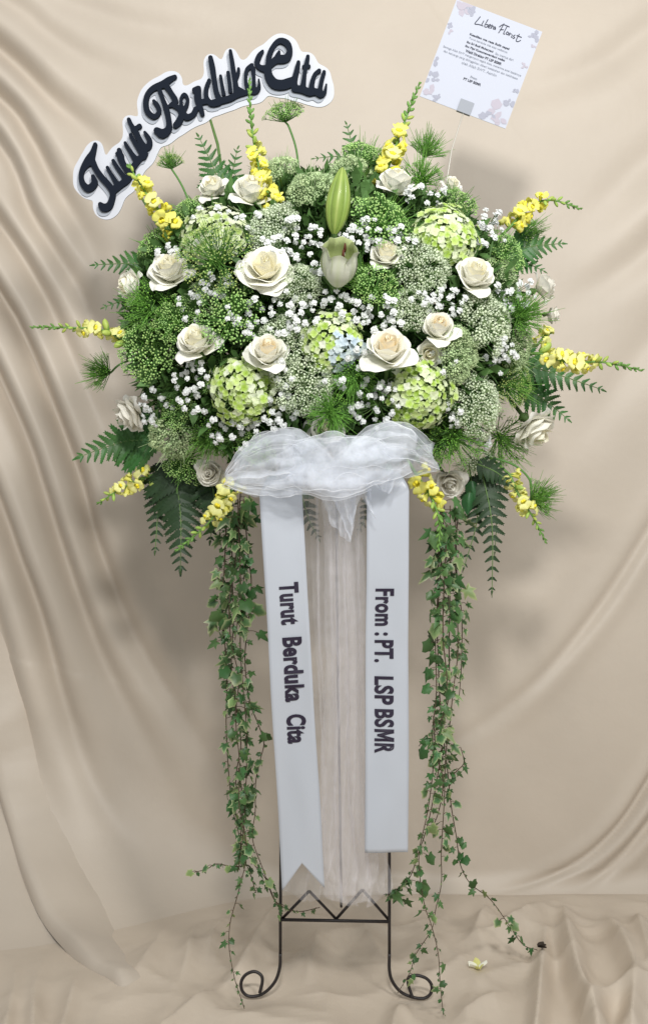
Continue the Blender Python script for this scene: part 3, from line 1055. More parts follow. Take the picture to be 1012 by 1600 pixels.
def lobe(path, width, seed, name='loop', pleat=4, amp=.009, nu=30, nv=72):
    """path: photo points (x, y, depth) there and back; width per point"""
    c = spline([tuple(at(x, y, Y)) + (sz(w_, Y),) for (x, y, Y), w_ in zip(path, width)], 12)
    mb = MB()

    def fn(u, v):
        f = v * (len(c) - 1)
        i = min(int(f), len(c) - 2)
        q = c[i] + (c[i + 1] - c[i]) * (f - i)
        t = V(c[i + 1][:3]) - V(c[i][:3])
        p = V(q[:3])
        a = u - .5
        up = V((-t.z, 0, t.x))
        up = up.normalized() if up.length > 1e-6 else V((0, 0, 1))
        if up.z < 0:
            up = -up
        up = (up * .35 + V((0, 0, 1))).normalized()
        w_ = q[3]
        p = p + up * (a * w_) + V((0, 1, 0)) * (.011 * noise.noise(V((u * pleat * 1.3, v * 2.2, seed * 3))) * min(1, w_ * 14) - .02 * (1 - 4 * a * a) * min(1, w_ * 8))
        return crumple(p, amp, 20, seed) - bo
    mb.grid(fn, nu, nv)
    lo = mb.build(name, M['tulle'], bow)
    q_ = random.Random(int(seed * 10))
    hm = MB()
    for k in range(7):  # two edge hems, then added pale filaments imitating bright fold lines
        u0, du, ff = (0.0, 0, 0) if k == 0 else (1.0, 0, 0) if k == 1 else (q_.uniform(.1, .9), q_.uniform(.05, .2), q_.uniform(2, 6))
        a_, b_ = (0, 1) if k < 2 else sorted((q_.uniform(0, .5), q_.uniform(.5, 1)))
        pts = [V(fn(min(1, max(0, u0 + du * math.sin(ff * t / 40))), a_ + (b_ - a_) * t / 40)) - V((0, .0006, 0)) for t in range(41)]
        hm.tube(pts, .0007 if k < 2 else .0005, 4, False)
    hm.build('hem_crease', M['hem_crease'], lo)
    return lo


B = -0.17
lobe([(520, 735, B), (470, 705, B - .05), (405, 715, B - .05), (352, 748, B - .02), (400, 752, B + .02), (460, 740, B + .01), (520, 740, B)], [24, 66, 60, 22, 46, 60, 24], 1.3)
lobe([(520, 730, B), (460, 690, B - .03), (410, 712, B - .02), (372, 752, B), (430, 760, B + .02), (520, 745, B)], [24, 44, 60, 34, 34, 24], 4.1)
lobe([(520, 730, B), (580, 700, B - .04), (630, 690, B - .04), (676, 712, B - .01), (630, 720, B + .02), (570, 725, B + .02), (520, 735, B)], [24, 56, 52, 40, 50, 50, 24], 7.7)
lobe([(525, 725, B), (570, 688, B), (612, 680, B - .01), (652, 690, B), (610, 695, B + .03), (560, 710, B + .03), (525, 730, B)], [24, 40, 44, 26, 40, 40, 24], 9.2)
lobe([(440, 725, B - .04), (490, 722, B - .07), (540, 722, B - .07), (600, 720, B - .045), (640, 716, B - .03)], [64, 84, 92, 62, 40], 2.2, pleat=3)
lobe([(430, 735, B - .02), (500, 728, B - .055), (560, 728, B - .055), (620, 715, B - .02)], [50, 84, 80, 46], 5.9, pleat=4)
lobe([(360, 752, B - .02), (420, 755, B - .03), (480, 752, B - .05), (540, 752, B - .05), (580, 748, B - .03)], [20, 42, 50, 56, 40], 12.9, pleat=4)


def flap(a, b, c, d, seed, name, Y0, Y1):
    """loose end: quad a b (top) to c d (bottom)"""
    mb = MB()

    def fn(u, v):
        t = (V((*a, 0)) * (1 - u) + V((*b, 0)) * u) * (1 - v) + (V((*c, 0)) * (1 - u) + V((*d, 0)) * u) * v
        p = at(t.x, t.y, Y0 + (Y1 - Y0) * v) + V((0, .008 * math.sin(u * 14 + seed + v), 0))
        return crumple(p, .006, 28, seed) - bo
    mb.grid(fn, 24, 24)
    return mb.build(name, M['tulle'], bow)


flap((488, 750), (560, 750), (520, 820), (548, 846), 3, 'loose_end', B - .02, B - .01)
flap((508, 745), (575, 750), (548, 846), (556, 800), 6, 'loose_end', B - .03, B - .03)
flap((540, 745), (580, 745), (586, 812), (572, 760), 8, 'loose_end', B - .03, B - .02)
flap((560, 735), (640, 735), (590, 760), (612, 772), 11, 'loose_end', B - .02, B - .02)

YT = -0.115
tail = empty('tulle_drape', at(525, 770, YT), label='long sheer tulle length hanging between the two printed ribbons', cat='tulle drape')
to = tail.location.copy()


def drape(rows, seed, pleats, depth, Y, amp=.004):
    """rows: (photo y, left x, right x)"""
    c = spline(rows, 10)
    mb = MB()

    def fn(u, v):
        f = v * (len(c) - 1)
        i = min(int(f), len(c) - 2)
        q = c[i] + (c[i + 1] - c[i]) * (f - i)
        y, l, r = q[:3]
        ripple = math.sin(u * pleats * 2 * math.pi + seed + 1.2 * math.sin(v * 4 + seed))
        x = l + (r - l) * (u + .30 / pleats * math.sin(u * pleats * 2 * math.pi + 1.5 + seed + .8 * math.sin(v * 3)))
        sag = 10 * math.sin(math.pi * u) * max(0, v - .9) * 10
        return crumple(at(x, y + sag, Y + depth * ripple * (.6 + .4 * v)), amp * (.5 + .5 * v + 3 * max(0, v - .85) / .15), 17, seed) - to
    mb.grid(fn, 90, 90)
    return mb.build('tulle_layer', M['tulle_tail'], tail)


drape([(760, 470, 580), (900, 474, 580), (1050, 478, 582), (1200, 486, 584), (1300, 478, 592), (1360, 455, 604), (1400, 440, 600)], 1.0, 5, .012, YT)
drape([(765, 484, 572), (900, 486, 570), (1050, 494, 574), (1200, 500, 578), (1300, 498, 582), (1370, 500, 586), (1403, 512, 572)], 4.4, 4, .014, YT + .03)
drape([(765, 500, 566), (900, 516, 572), (1100, 518, 572), (1250, 508, 570), (1330, 498, 576), (1395, 505, 580)], 8.1, 4, .012, YT - .012)
drape([(770, 520, 560), (950, 545, 575), (1180, 552, 584), (1290, 560, 600), (1340, 566, 606), (1378, 572, 602)], 2.7, 3, .010, YT + .015)
drape([(775, 500, 540), (1000, 506, 556), (1250, 496, 566), (1350, 490, 584), (1396, 512, 572)], 6.2, 3, .016, YT - .02, .006)


# ------------------------------------------------------------------ roses
def rose(px, py, r, openness, label, kind='white', face=None, spin=0.0, flare=3, push=0.0, n=17, droop=0.0, seed=None):
    Y = ysurf(px, py) + push
    p = at(px, py, Y)
    nrm = V(face).normalized() if face else outward(px, py)
    root = empty('rose', p, face_quat(nrm, spin), label, 'rose', 'white and cream roses in the bouquet')
    q = random.Random(seed if seed is not None else int(px * 31 + py))
    S = sz(r, Y)
    core = {'white': 'petal_cream', 'cream': 'petal_cream', 'peach': 'petal_peach', 'faded': 'petal_faded'}[kind]
    outer = {'white': 'petal_white', 'cream': 'petal_white', 'peach': 'petal_white', 'faded': 'petal_faded'}[kind]
    tot = n + flare
    for i in range(tot):
        t = i / (n - 1)
        fl = i >= n
        t = min(t, 1.0)
        th0 = i * 2.4 + q.uniform(-.2, .2)
        if fl:
            th0 = (i - n) * 2 * math.pi / max(1, flare) + q.uniform(-.4, .4) + .6
        a0 = .35 + (.55 + .35 * openness) * t
        a1 = -.78 + (.88 + 1.15 * openness) * t ** .95
        L_ = (1.16 - .06 * t)
        W = (.55 + .30 * t)
        if fl:
            a0, a1, L_, W = .82 + .2 * openness, 1.30 + .45 * q.random() + droop, 1.10 + .15 * q.random(), .52
        base_r = .02 + .03 * t
        rip, rp = q.uniform(.03, .08), q.uniform(0, 6)
        curl = (.16 + .55 * t * q.uniform(.5, 1.3)) * (0.7 + .6 * openness) if not fl else .75
        NU, NV = (8, 8) if t > .3 else (7, 6)
        prof = [(base_r, 0.0)]
        K = 24
        for k in range(K):
            v = (k + .5) / K
            a = a0 + (a1 - a0) * v + (curl * max(0, v - .78) / .22 * 1.5)
            rr_, zz_ = prof[-1]
            prof.append((rr_ + math.sin(a) * L_ / K, zz_ + math.cos(a) * L_ / K))

        def fn(u, v, prof=prof, th0=th0, W=W, rip=rip, rp=rp, t=t, fl=fl, q_=q.uniform(-.05, .05)):
            uu = u * 2 - 1
            tip = 1 - (.20 if not fl else .26) * abs(uu) ** 2.4 + (.04 if t > .5 else 0) * math.exp(-(uu / .16) ** 2)
            f = min(max(v * tip, 0), 1) * 24
            k = min(int(f), 23)
            ra = prof[k][0] + (prof[k + 1][0] - prof[k][0]) * (f - k)
            za = prof[k][1] + (prof[k + 1][1] - prof[k][1]) * (f - k)
            w = W * (math.sin(math.pi * min(1, .10 + .62 * v)) ** .8)
            half = w / max(ra + .08, .16 + .22 * t)
            half = min(half, 1.9)
            ang = th0 + uu * half
            back = .06 * t * abs(uu) ** 3 * v
            flat = (.25 * t if not fl else .55)
            rw = (ra + back) * (1 - flat) + flat * (ra + back) / max(.45, math.cos(min(1.1, abs(uu * half))))
            z = za + rip * v * math.sin(uu * 5 + rp) - back * .6 + q_ * v
            return V((rw * math.cos(ang), rw * math.sin(ang), z - .35)) * S / 1.02
        mb = MB()
        mb.grid(fn, NU, NV, tint=lambda u, v: max(0, 1 - v * 1.6) * .8)
        mt = M[core] if t < .55 else M[outer]
        mb.build('petal', mt, root)
    mb = MB()
    mb.tube([V((0, 0, -.32)) * S, V((0, 0, -.62)) * S, V((0, 0, -.75)) * S, V((.05, 0, -1.9)) * S], [.10 * S, .24 * S, .09 * S, .07 * S], 8)
    mb.build('stem', M['sepal'], root)
    return root


C_ = (0, -1, 0)
ROSES = [
    (334, 298, 28, .12, 'small white rosebud beside the upright fern, upper left', 'white', (-.2, -.75, .6), 2, .02),
    (394, 305, 38, .05, 'upright cream rosebud with flared collar, below the tall upper snapdragon', 'white', (.05, -.62, .78), 4, .0),
    (415, 425, 43, .88, 'fully open creamy white rose left of the open lily', 'cream', (-.05, -.86, .5), 4, -.01),
    (266, 428, 37, .35, 'white rose with wide reflexed outer petals, left side', 'cream', (-.1, -.72, .65), 5, .0),
    (209, 447, 29, .4, 'half hidden white rose against the left fern', 'white', (-.9, -.45, .1), 3, .0),
    (602, 402, 30, .4, 'small cream rose just right of the open lily', 'cream', (.1, -.75, .6), 3, .01),
    (618, 293, 36, .08, 'tightly cupped white rose under the upper right snapdragon', 'white', (.1, -.5, .8), 4, .01),
    (704, 291, 18, .3, 'small pinkish white rose at the back, right of the bright green umbel', 'white', (.4, -.6, .6), 2, .04),
    (739, 436, 38, .30, 'cream rose facing forward below the right hydrangea', 'cream', (.15, -.75, .6), 3, -.01),
    (845, 450, 26, .3, 'blush white rose at the right edge of the bouquet', 'faded', (.9, -.3, .3), 3, .0),
    (860, 492, 17, .3, 'small half hidden blush rose at far right edge, below another rose', 'faded', (.95, -.2, -.1), 2, .02),
    (684, 517, 33, .10, 'peach centred rosebud right of the large peach rose', 'peach', (.1, -.75, .6), 4, -.01),
    (605, 552, 43, .28, 'large peach centred rose at the middle right', 'peach', (.0, -.74, .62), 4, -.02),
    (418, 556, 38, .15, 'peach centred rose above the left lower hydrangea', 'peach', (.05, -.75, .6), 4, -.01),
    (309, 539, 37, .32, 'bright white rose over the dark gap, middle left', 'cream', (-.15, -.75, .62), 4, -.01),
    (206, 645, 33, .5, 'limp pale rose hanging at the lower left edge', 'faded', (-.75, -.35, -.4), 5, .0),
    (832, 668, 37, .6, 'white rose with its petals turned down, lower right edge', 'white', (.55, -.35, -.75), 6, .0),
    (700, 752, 29, .25, 'cream rose tipped downward above the right ivy', 'faded', (.15, -.8, -.45), 3, -.05),
    (330, 738, 25, .35, 'pale rose peeking out beside the left end of the tulle', 'faded', (-.2, -.85, -.1), 3, .0),
    (508, 672, 30, .3, 'white rose mostly hidden behind the top of the tulle bow', 'white', (0, -.9, .1), 3, .03),
    (668, 552, 24, .5, 'white rose petals spread under the peach rosebud', 'white', (.1, -.7, -.2), 3, .015),
]
for i, (x, y, r, o, lab, kd, fc, fl, pu) in enumerate(ROSES):
    rose(x, y, r * 1.05, o * .9, lab, kd, fc, i * 1.3, fl - 1 if fl > 2 else fl, pu, n=16 + i % 5)


# ------------------------------------------------------------------ lilies
def lily_bud():
    Y = ysurf(531, 330) - .03
    base, tip = at(522, 366, Y + .01), at(535, 261, Y)
    d = tip - base
    root = empty('lily_bud', base, face_quat(d), 'tall closed green lily bud standing at the centre', 'lily bud')
    H, W = d.length, sz(21.5, Y)
    for k in range(6):
        big = k % 2 == 0
        mb = MB()

        def fn(u, v, k=k, big=big):
            a = (k + (u - .5) * (1.12 if big else .9)) * math.pi / 3 + .5
            r = W * (math.sin(math.pi * (.03 + .95 * v ** .92)) ** .72) * (1 - .12 * v)
            if v > .985:
                r *= .3
            groove = 1 - .13 * abs(2 * u - 1) ** 2.5 - (0 if big else .05)
            rib = 1 + .035 * math.exp(-((u - .5) / .1) ** 2)
            return V((r * groove * rib * math.cos(a), r * groove * rib * math.sin(a), v * H))
        mb.grid(fn, 8, 22, tint=lambda u, v: .55 * math.exp(-((u - .5) / .09) ** 2) + .5 * max(0, v - .75))
        mb.build('petal', M['bud'], root)
    mb = MB()
    mb.tube([V((0, 0, .006)), V((0, .02, -.008)), V((.0, .09, -.03))], [.006, .0045, .004], 7)
    mb.build('stem', M['stem'], root)


def lily_open():
    Y = ysurf(528, 420) - .03
    c = at(527, 448, Y)
    root = empty('open_lily', c, face_quat((.06, -.70, .72), .42), 'half open pale lily with dark stamens at the centre', 'lily')
    S = sz(92, Y)
    qv = random.Random(4)
    for k in range(6):
        inner = k % 2
        az = k * math.pi / 3 + qv.uniform(-.08, .08)
        wd = root.rotation_quaternion @ V((math.cos(az), math.sin(az), 0))
        ht = .96 - .10 * max(0, -wd.y) + qv.uniform(-.05, .05)
        mb = MB()

        def fn(u, v, sc=1.0):
            uu = u * 2 - 1
            a0, a1 = 1.15, -.30 if not inner else -.22
            r = z = 0
            n = 20
            for i in range(n):
                if (i + .5) / n > v:
                    break
                a = a0 + (a1 - a0) * min(1, (i + .5) / n * 1.3) + (.9 if inner else .5) * max(0, (i + .5) / n - .84) / .16
                r += math.sin(a) / n
                z += math.cos(a) / n
            tip = 1 - .09 * abs(uu) ** 2.5 * v
            w = .66 * (max(0, math.sin(math.pi * (.12 + .62 * v))) ** .6)
            ang = az + uu * w
            r = (r * .86 + .02) * (1 - .06 * inner) * sc + .05 * v * v * abs(uu) ** 3 + .012 * math.sin(uu * 6 + k) * v
            return V((r * math.cos(ang), r * math.sin(ang), z * tip * ht)) * S
        mb.grid(fn, 12, 18, tint=lambda u, v: .40 * math.exp(-((u - .5) / .10) ** 2) * (1 - .6 * v) + .25 * max(0, .35 - v) / .35)
        mb.grid(lambda u, v: fn(u, min(v, .985), .965), 12, 18, tint=lambda u, v: .95 - .25 * v)
        mb.build('petal', M['lily'], root)
    for k in range(6):
        a = k * 1.047 + .5
        rr_ = .12
        low = .0 if k in (0, 4) else -.28
        mb = MB()
        mb.tube([V((.03 * math.cos(a), .03 * math.sin(a), .02)) * S, V((rr_ * math.cos(a), rr_ * math.sin(a), .62 + low)) * S], .018 * S, 5)
        st = mb.build('stamen', M['lily'], root)
        mb = MB()
        mb.tube([V((rr_ * math.cos(a), rr_ * math.sin(a), .58 + low)) * S, V((rr_ * 1.05 * math.cos(a), rr_ * 1.05 * math.sin(a), .66 + low)) * S, V((rr_ * math.cos(a), rr_ * math.sin(a), .78 + low)) * S], [.016 * S, .028 * S, .014 * S], 6)
        mb.build('anther', M['anther'], st)
    mb = MB()
    mb.tube([V((0, 0, .03)) * S, V((0, .1, -.08)) * S, V((0, .9, -.2)) * S], [.09 * S, .06 * S, .05 * S], 7)
    mb.build('stem', M['stem'], root)


lily_bud()
lily_open()


# ------------------------------------------------------------------ hydrangeas
def floret_mesh(seed, mat):
    q = random.Random(seed)
    mb = MB()
    for k in range(4):
        a = k * math.pi / 2 + q.uniform(-.12, .12)
        lift = q.uniform(.05, .35)
        w = q.uniform(.48, .6)

        def fn(u, v):
            uu = u * 2 - 1
            wid = w * math.sin(math.pi * (.10 + .72 * v)) ** .8
            x = .06 + v * .98 * (1 - .14 * uu * uu)
            y = uu * wid
            z = lift * v + .16 * uu * uu * v - .22 * v * v + .03 * math.sin(uu * 4 + k)
            return V((x * math.cos(a) - y * math.sin(a), x * math.sin(a) + y * math.cos(a), z))
        mb.grid(fn, 4, 3, tint=lambda u, v: max(0, v - .3) * .9)
    mb.ball((0, 0, .05), .09)
    return mb.mesh('floret', mat)


FLO = {k: [floret_mesh(s, M[k]) for s in range(4)] for k in ('hyd', 'hyd_pale', 'hyd_blue')}


def hydrangea(px, py, r, n, label, blue=None, push=0.0, pal='hyd'):
    Y = ysurf(px, py) + push
    p = at(px, py, Y)
    nrm = outward(px, py)
    root = empty('hydrangea', p, face_quat(nrm), label, 'hydrangea', 'lime green hydrangea heads')
    q = random.Random(int(px + py * 3))
    S = sz(r, Y)
    inv = root.rotation_quaternion.inverted()
    ped = MB()
    for i in range(n):
        z = 1 - (i + .5) / n * 1.25
        th = i * 2.39996
        rr_ = math.sqrt(max(0, 1 - z * z))
        dirn = V((rr_ * math.cos(th), rr_ * math.sin(th), z))
        rad = q.uniform(.78, 1.06) * (1 + .16 * noise.noise(dirn * 2.2 + V((px, 0, 0))))
        c = V((dirn.x, dirn.y, dirn.z * .72)) * rad * S
        dn = (dirn + V((0, 0, .35)) + V((q.gauss(0, .22), q.gauss(0, .22), q.gauss(0, .22)))).normalized()
        pal_ = pal
        if blue:
            wp = root.rotation_quaternion @ (c / S)
            if wp.x > blue[0] + q.gauss(0, .15) and wp.z < blue[1] + q.gauss(0, .2):
                pal_ = 'hyd_blue'
        put('floret', q.choice(FLO[pal_]), root, trs(c, face_quat(dn, q.uniform(0, 6)), S * q.uniform(.09, .16)))
        ped.tube([V((0, 0, -.5)) * S, c * .55, c * .97], .012 * S, 3, False)
    ped.tube([V((0, 0, -.4)) * S, V((0, 0, -1.6)) * S], .07 * S, 6)
    ped.build('stem', M['stem'], root)


hydrangea(697, 367, 53, 218, 'lime hydrangea head at upper right, behind the cream rose', None, .01)
hydrangea(519, 535, 47, 193, 'lime hydrangea head with pale blue florets at the centre', (.05, .15), .015)
hydrangea(381, 612, 53, 218, 'lime hydrangea head at lower left, below the peach rose', None, .01)
hydrangea(655, 618, 53, 218, 'lime hydrangea head at lower right, above the tulle bow', None, .01)
hydrangea(334, 372, 54, 210, 'pale hydrangea head at upper left, screened by a feathery umbel', None, .02, 'hyd_pale')


# ------------------------------------------------------------------ baby's breath
def blossom_mesh(seed):
    q = random.Random(seed)
    mb = MB()
    for k in range(13):
        ring = 0 if k < 4 else 1 if k < 8 else 2
        a = k * 2.4 + q.uniform(-.3, .3)
        lean = (.25, .8, 1.35)[ring] + q.uniform(-.15, .15)
        L_ = (.7, .9, .95)[ring]

        def fn(u, v):
            uu = u * 2 - 1
            al = lean * (.4 + .7 * v)
            r, z = math.sin(al) * v * L_, math.cos(al) * v * L_
            y = uu * .42 * math.sin(math.pi * (.15 + .6 * v))
            r += .05 * math.sin(uu * 6)
            return V((r * math.cos(a) - y * math.sin(a), r * math.sin(a) + y * math.cos(a), z - .1))
        mb.grid(fn, 2, 2)
    mb.ball((0, 0, .22), .55, 1, (1, 1, .8))
    return mb.mesh('blossom', M['breath'])


BLO = [blossom_mesh(s) for s in range(5)]


def breath(px, py, rx, ry, n, label, push=-.01, size=5.6):
    Y = ysurf(px, py) + push
    p = at(px, py, Y)
    root = empty('babys_breath', p, None, label, 'babys breath', 'white babys breath sprays')
    q = random.Random(int(px * 7 + py))
    st = MB()
    basep = -outward(px, py) * .10
    hubs = [V((q.uniform(-.5, .5) * sz(rx), q.uniform(.02, .05), q.uniform(-.5, .5) * sz(ry))) for _ in range(4)]
    for h in hubs:
        st.tube([basep, h], .0008, 4, False)
    pts = []
    tries = 0
    while len(pts) < n and tries < 4000:
        tries += 1
        a, r_ = q.uniform(0, 6.283), math.sqrt(q.random())
        c = V((r_ * math.cos(a) * sz(rx), q.uniform(-.018, .022), r_ * math.sin(a) * sz(ry)))
        if all((c - o).length > sz(size) * 1.45 for o in pts):
            pts.append(c)
    for c in pts:
        h = min(hubs, key=lambda t: (t - c).length)
        dn = ((c - h).normalized() * .5 + outward(px, py) + V((q.gauss(0, .3), 0, q.gauss(0, .3)))).normalized()
        put('blossom', q.choice(BLO), root, trs(c, face_quat(dn, q.uniform(0, 6)), sz(size, Y) * q.uniform(.8, 1.25)))
        st.tube([h, (h + c) / 2 + V((0, .004, -.002)), c], .00055, 3, False)
    st.build('stem', M['stem'], root)


for a in [
    (468, 372, 34, 34, 26, "baby's breath left of the lily bud's foot"),
    (562, 366, 34, 26, 24, "baby's breath right of the lily bud's foot"),
    (458, 492, 40, 34, 30, "baby's breath below the open creamy rose"),
    (592, 492, 40, 26, 30, "baby's breath above the large peach rose"),
    (385, 494, 30, 30, 20, "baby's breath above the left peach rose"),
    (304, 602, 30, 44, 32, "baby's breath under the bright white rose"),
    (366, 672, 40, 28, 26, "baby's breath under the lower left hydrangea"),
    (438, 645, 24, 28, 18, "baby's breath between the lower left hydrangea and the tulle"),
    (588, 628, 38, 36, 34, "baby's breath left of the lower right hydrangea"),
    (766, 358, 26, 32, 24, "baby's breath right of the upper right hydrangea"),
    (242, 636, 26, 28, 20, "dim baby's breath beside the limp lower left rose"),
    (802, 462, 34, 26, 22, "baby's breath beside the right edge rose"),
    (704, 468, 22, 26, 16, "baby's breath left of the cream rose at right"),
    (268, 398, 26, 16, 12, "baby's breath above the reflexed left rose"),
    (745, 690, 20, 18, 10, "baby's breath scrap at lower right above the dark feathery sprig"),
    (665, 300, 36, 18, 14, "baby's breath beside the tightly cupped white rose"),
    (395, 345, 24, 20, 12, "baby's breath under the upright cream rosebud"),
    (520, 474, 34, 18, 18, "baby's breath just above the blue tinged hydrangea"),
    (432, 388, 26, 16, 12, "baby's breath above the open creamy rose"),
    (340, 440, 22, 22, 13, "baby's breath left of the open creamy rose"),
    (560, 552, 20, 24, 14, "baby's breath between the blue tinged hydrangea and the large peach rose"),
    (690, 566, 22, 24, 14, "baby's breath below the peach rosebud"),
    (296, 480, 22, 18, 11, "baby's breath above the bright white rose"),
    (786, 556, 24, 26, 15, "baby's breath left of the long right snapdragon"),
    (625, 372, 22, 18, 11, "baby's breath between the big green umbel and the right hydrangea"),
    (440, 592, 20, 24, 12, "baby's breath right of the lower left hydrangea"),
    (664, 470, 22, 16, 11, "baby's breath above the peach rosebud"),
    (340, 342, 34, 16, 16, "baby's breath along the top of the pale hydrangea"),
    (700, 650, 22, 22, 12, "baby's breath right of the lower right hydrangea"),
    (500, 412, 16, 22, 9, "baby's breath left of the open lily"),
    (515, 600, 20, 18, 9, "baby's breath under the blue tinged hydrangea"),
]:
    breath(*a)


# ------------------------------------------------------------------ lace flowers (umbels)
def umbellet_mesh(seed, mat, kind, stem='lace_stem'):
    q = random.Random(seed)
    mb = MB()
    n = {'lace': 17, 'dots': 12, 'hair': 12}[kind]
    size = {'lace': .20, 'dots': .20, 'hair': .15}[kind]
    for i in range(n):
        z = 1 - (i + .3) / n * .85
        th = i * 2.39996 + q.uniform(-.3, .3)
        r = math.sqrt(max(0, 1 - z * z))
        c = V((r * math.cos(th), r * math.sin(th), z * .55)) * q.uniform(.85, 1.12)
        mb.mi = 1
        mb.tube([V((0, 0, -.75)), c * .92], [.035, .03], 3, False)
        mb.mi = 0
        if kind == 'lace':
            a = q.uniform(0, 6)
            nn = c.normalized()
            e1 = nn.orthogonal().normalized()
            e2 = nn.cross(e1)
            k0 = mb.vert(c + nn * .02)
            ring = []
            for k in range(10):
                w = a + k * math.pi / 5
                rr_ = size * (1.35 if k % 2 == 0 else .55)
                ring.append(mb.vert(c + (e1 * math.cos(w) + e2 * math.sin(w)) * rr_ + nn * (.06 if k % 2 == 0 else 0)))
            for k in range(10):
                mb.face(k0, ring[k], ring[(k + 1) % 10])
            mb.ball(c + nn * .03, size * .5)
        else:
            size = q.uniform(.12, .23) if kind == 'dots' else q.uniform(.09, .18)
            mb.ball(c, size, 0, (1, 1, .8))
            mb.ball(c + V((q.uniform(-.1, .1), q.uniform(-.1, .1), .06)), size * .75)
    return mb.mesh('umbellet', [mat, M[stem]], smooth=False)


UMB = {}
for k_, mt_, kd_ in (('white', 'lace_white', 'lace'), ('pale', 'lace_pale', 'lace'), ('green', 'lace_green', 'dots'), ('dots', 'lace_green', 'dots'),
                     ('fresh', 'lace_fresh', 'hair'), ('olive', 'lace_olive', 'hair'), ('hairy', 'lace_fresh', 'hair')):
    UMB[k_] = [umbellet_mesh(s + 10 * len(UMB), M[mt_], kd_, 'lace_stem_pale' if kd_ == 'lace' else 'lace_stem') for s in range(3)]


def umbel(px, py, r, kind, label, face=None, push=0.0, stalk=None, flat=None, spread=1.25):
    Y = ysurf(px, py) + push
    p = at(px, py, Y)
    nrm = V(face).normalized() if face else (outward(px, py) + V((R.gauss(0, .28), 0, R.gauss(0, .28)))).normalized()
    flat = flat or R.uniform(.4, .7)
    qt = face_quat(nrm, R.uniform(0, 6))
    root = empty('lace_flower', p, qt, label, 'lace flower', 'lace flower umbels in the bouquet')
    q = random.Random(int(px * 13 + py * 5))
    S = sz(r * (1.1 if not stalk else 1), Y)
    n = {'white': 42, 'pale': 40, 'green': 36, 'dots': 34, 'fresh': 32, 'olive': 38, 'hairy': 24}[kind]
    if r < 30:
        n = int(n * .7)
    us = S * {'white': .20, 'pale': .19, 'green': .18, 'dots': .19, 'fresh': .17, 'olive': .15, 'hairy': .16}[kind] * (1.15 if r < 30 else 1)
    hub = V((0, 0, -.62 * S))
    ray = MB()
    for i in range(n):
        f = (i + .5) / n
        ph = spread * math.sqrt(f)
        th = i * 2.39996 + q.uniform(-.15, .15)
        wob = 1 + .24 * noise.noise(V((px * .37 + math.cos(th) * ph * 1.5, py * .41 + math.sin(th) * ph * 1.5, 1)))
        c = V((math.sin(ph) * math.cos(th), math.sin(ph) * math.sin(th), (math.cos(ph) - .62) * flat * 1.4)) * S * wob * q.uniform(.88, 1.08)
        dn = (c - hub).normalized()
        dn = (dn + V((0, 0, .5)) + V((q.gauss(0, .2), q.gauss(0, .2), 0))).normalized()
        put('umbellet', q.choice(UMB[kind]), root, trs(c, face_quat(dn, q.uniform(0, 6)), us * q.uniform(.85, 1.15)))
        ray.tube([hub, (hub + c) * .5 + V((c.x, c.y, 0)) * .12, c - dn * us * .6], .0009 if r > 30 else .0007, 3, False)
    if stalk:
        w = [qt.inverted() @ (at(x, y, ysurf(px, py) + dy) - p) for x, y, dy in stalk]
        pts = [V(t) for t in spline([tuple(hub)] + [tuple(t) for t in w], 5)]
        ray.tube(pts, .0019, 6)
    else:
        ray.tube([hub, V((0, 0, -1.4 * S)), V((0, 0, -2.4 * S))], .0017, 5)
    ray.build('stem', M['lace_stem'], root)
    nb = {'hairy': 110, 'fresh': 70, 'olive': 60, 'dots': 26, 'green': 40, 'pale': 44, 'white': 40}[kind]
    br = MB()
    for i in range(nb):
        th = q.uniform(0, 6.283)
        ln = q.uniform(.8, 1.45) * S * (1 if kind in ('hairy', 'fresh') else .85)
        el = q.uniform(.15, 1.5) if kind in ('hairy', 'fresh', 'olive') else q.uniform(.5, 1.6)
        b0 = hub * .9 + V((q.gauss(0, .08), q.gauss(0, .08), q.uniform(0, .3))) * S
        d = V((math.sin(el) * math.cos(th), math.sin(el) * math.sin(th), math.cos(el)))
        m_ = b0 + d * ln * .55
        e_ = b0 + d * ln + V((q.gauss(0, .1), q.gauss(0, .1), q.uniform(.05, .35))) * S
        br.tube([b0, m_, e_], [.0007, .0006, .0003], 3, False)
        if q.random() < .6:
            br.tube([m_, m_ + (d + V((q.gauss(0, .6), q.gauss(0, .6), .3))).normalized() * ln * .35], [.0005, .0002], 3, False)
    br.build('bracts', M['lace_stem_pale' if kind in ('white', 'pale') else 'lace_hair'], root)
    return root


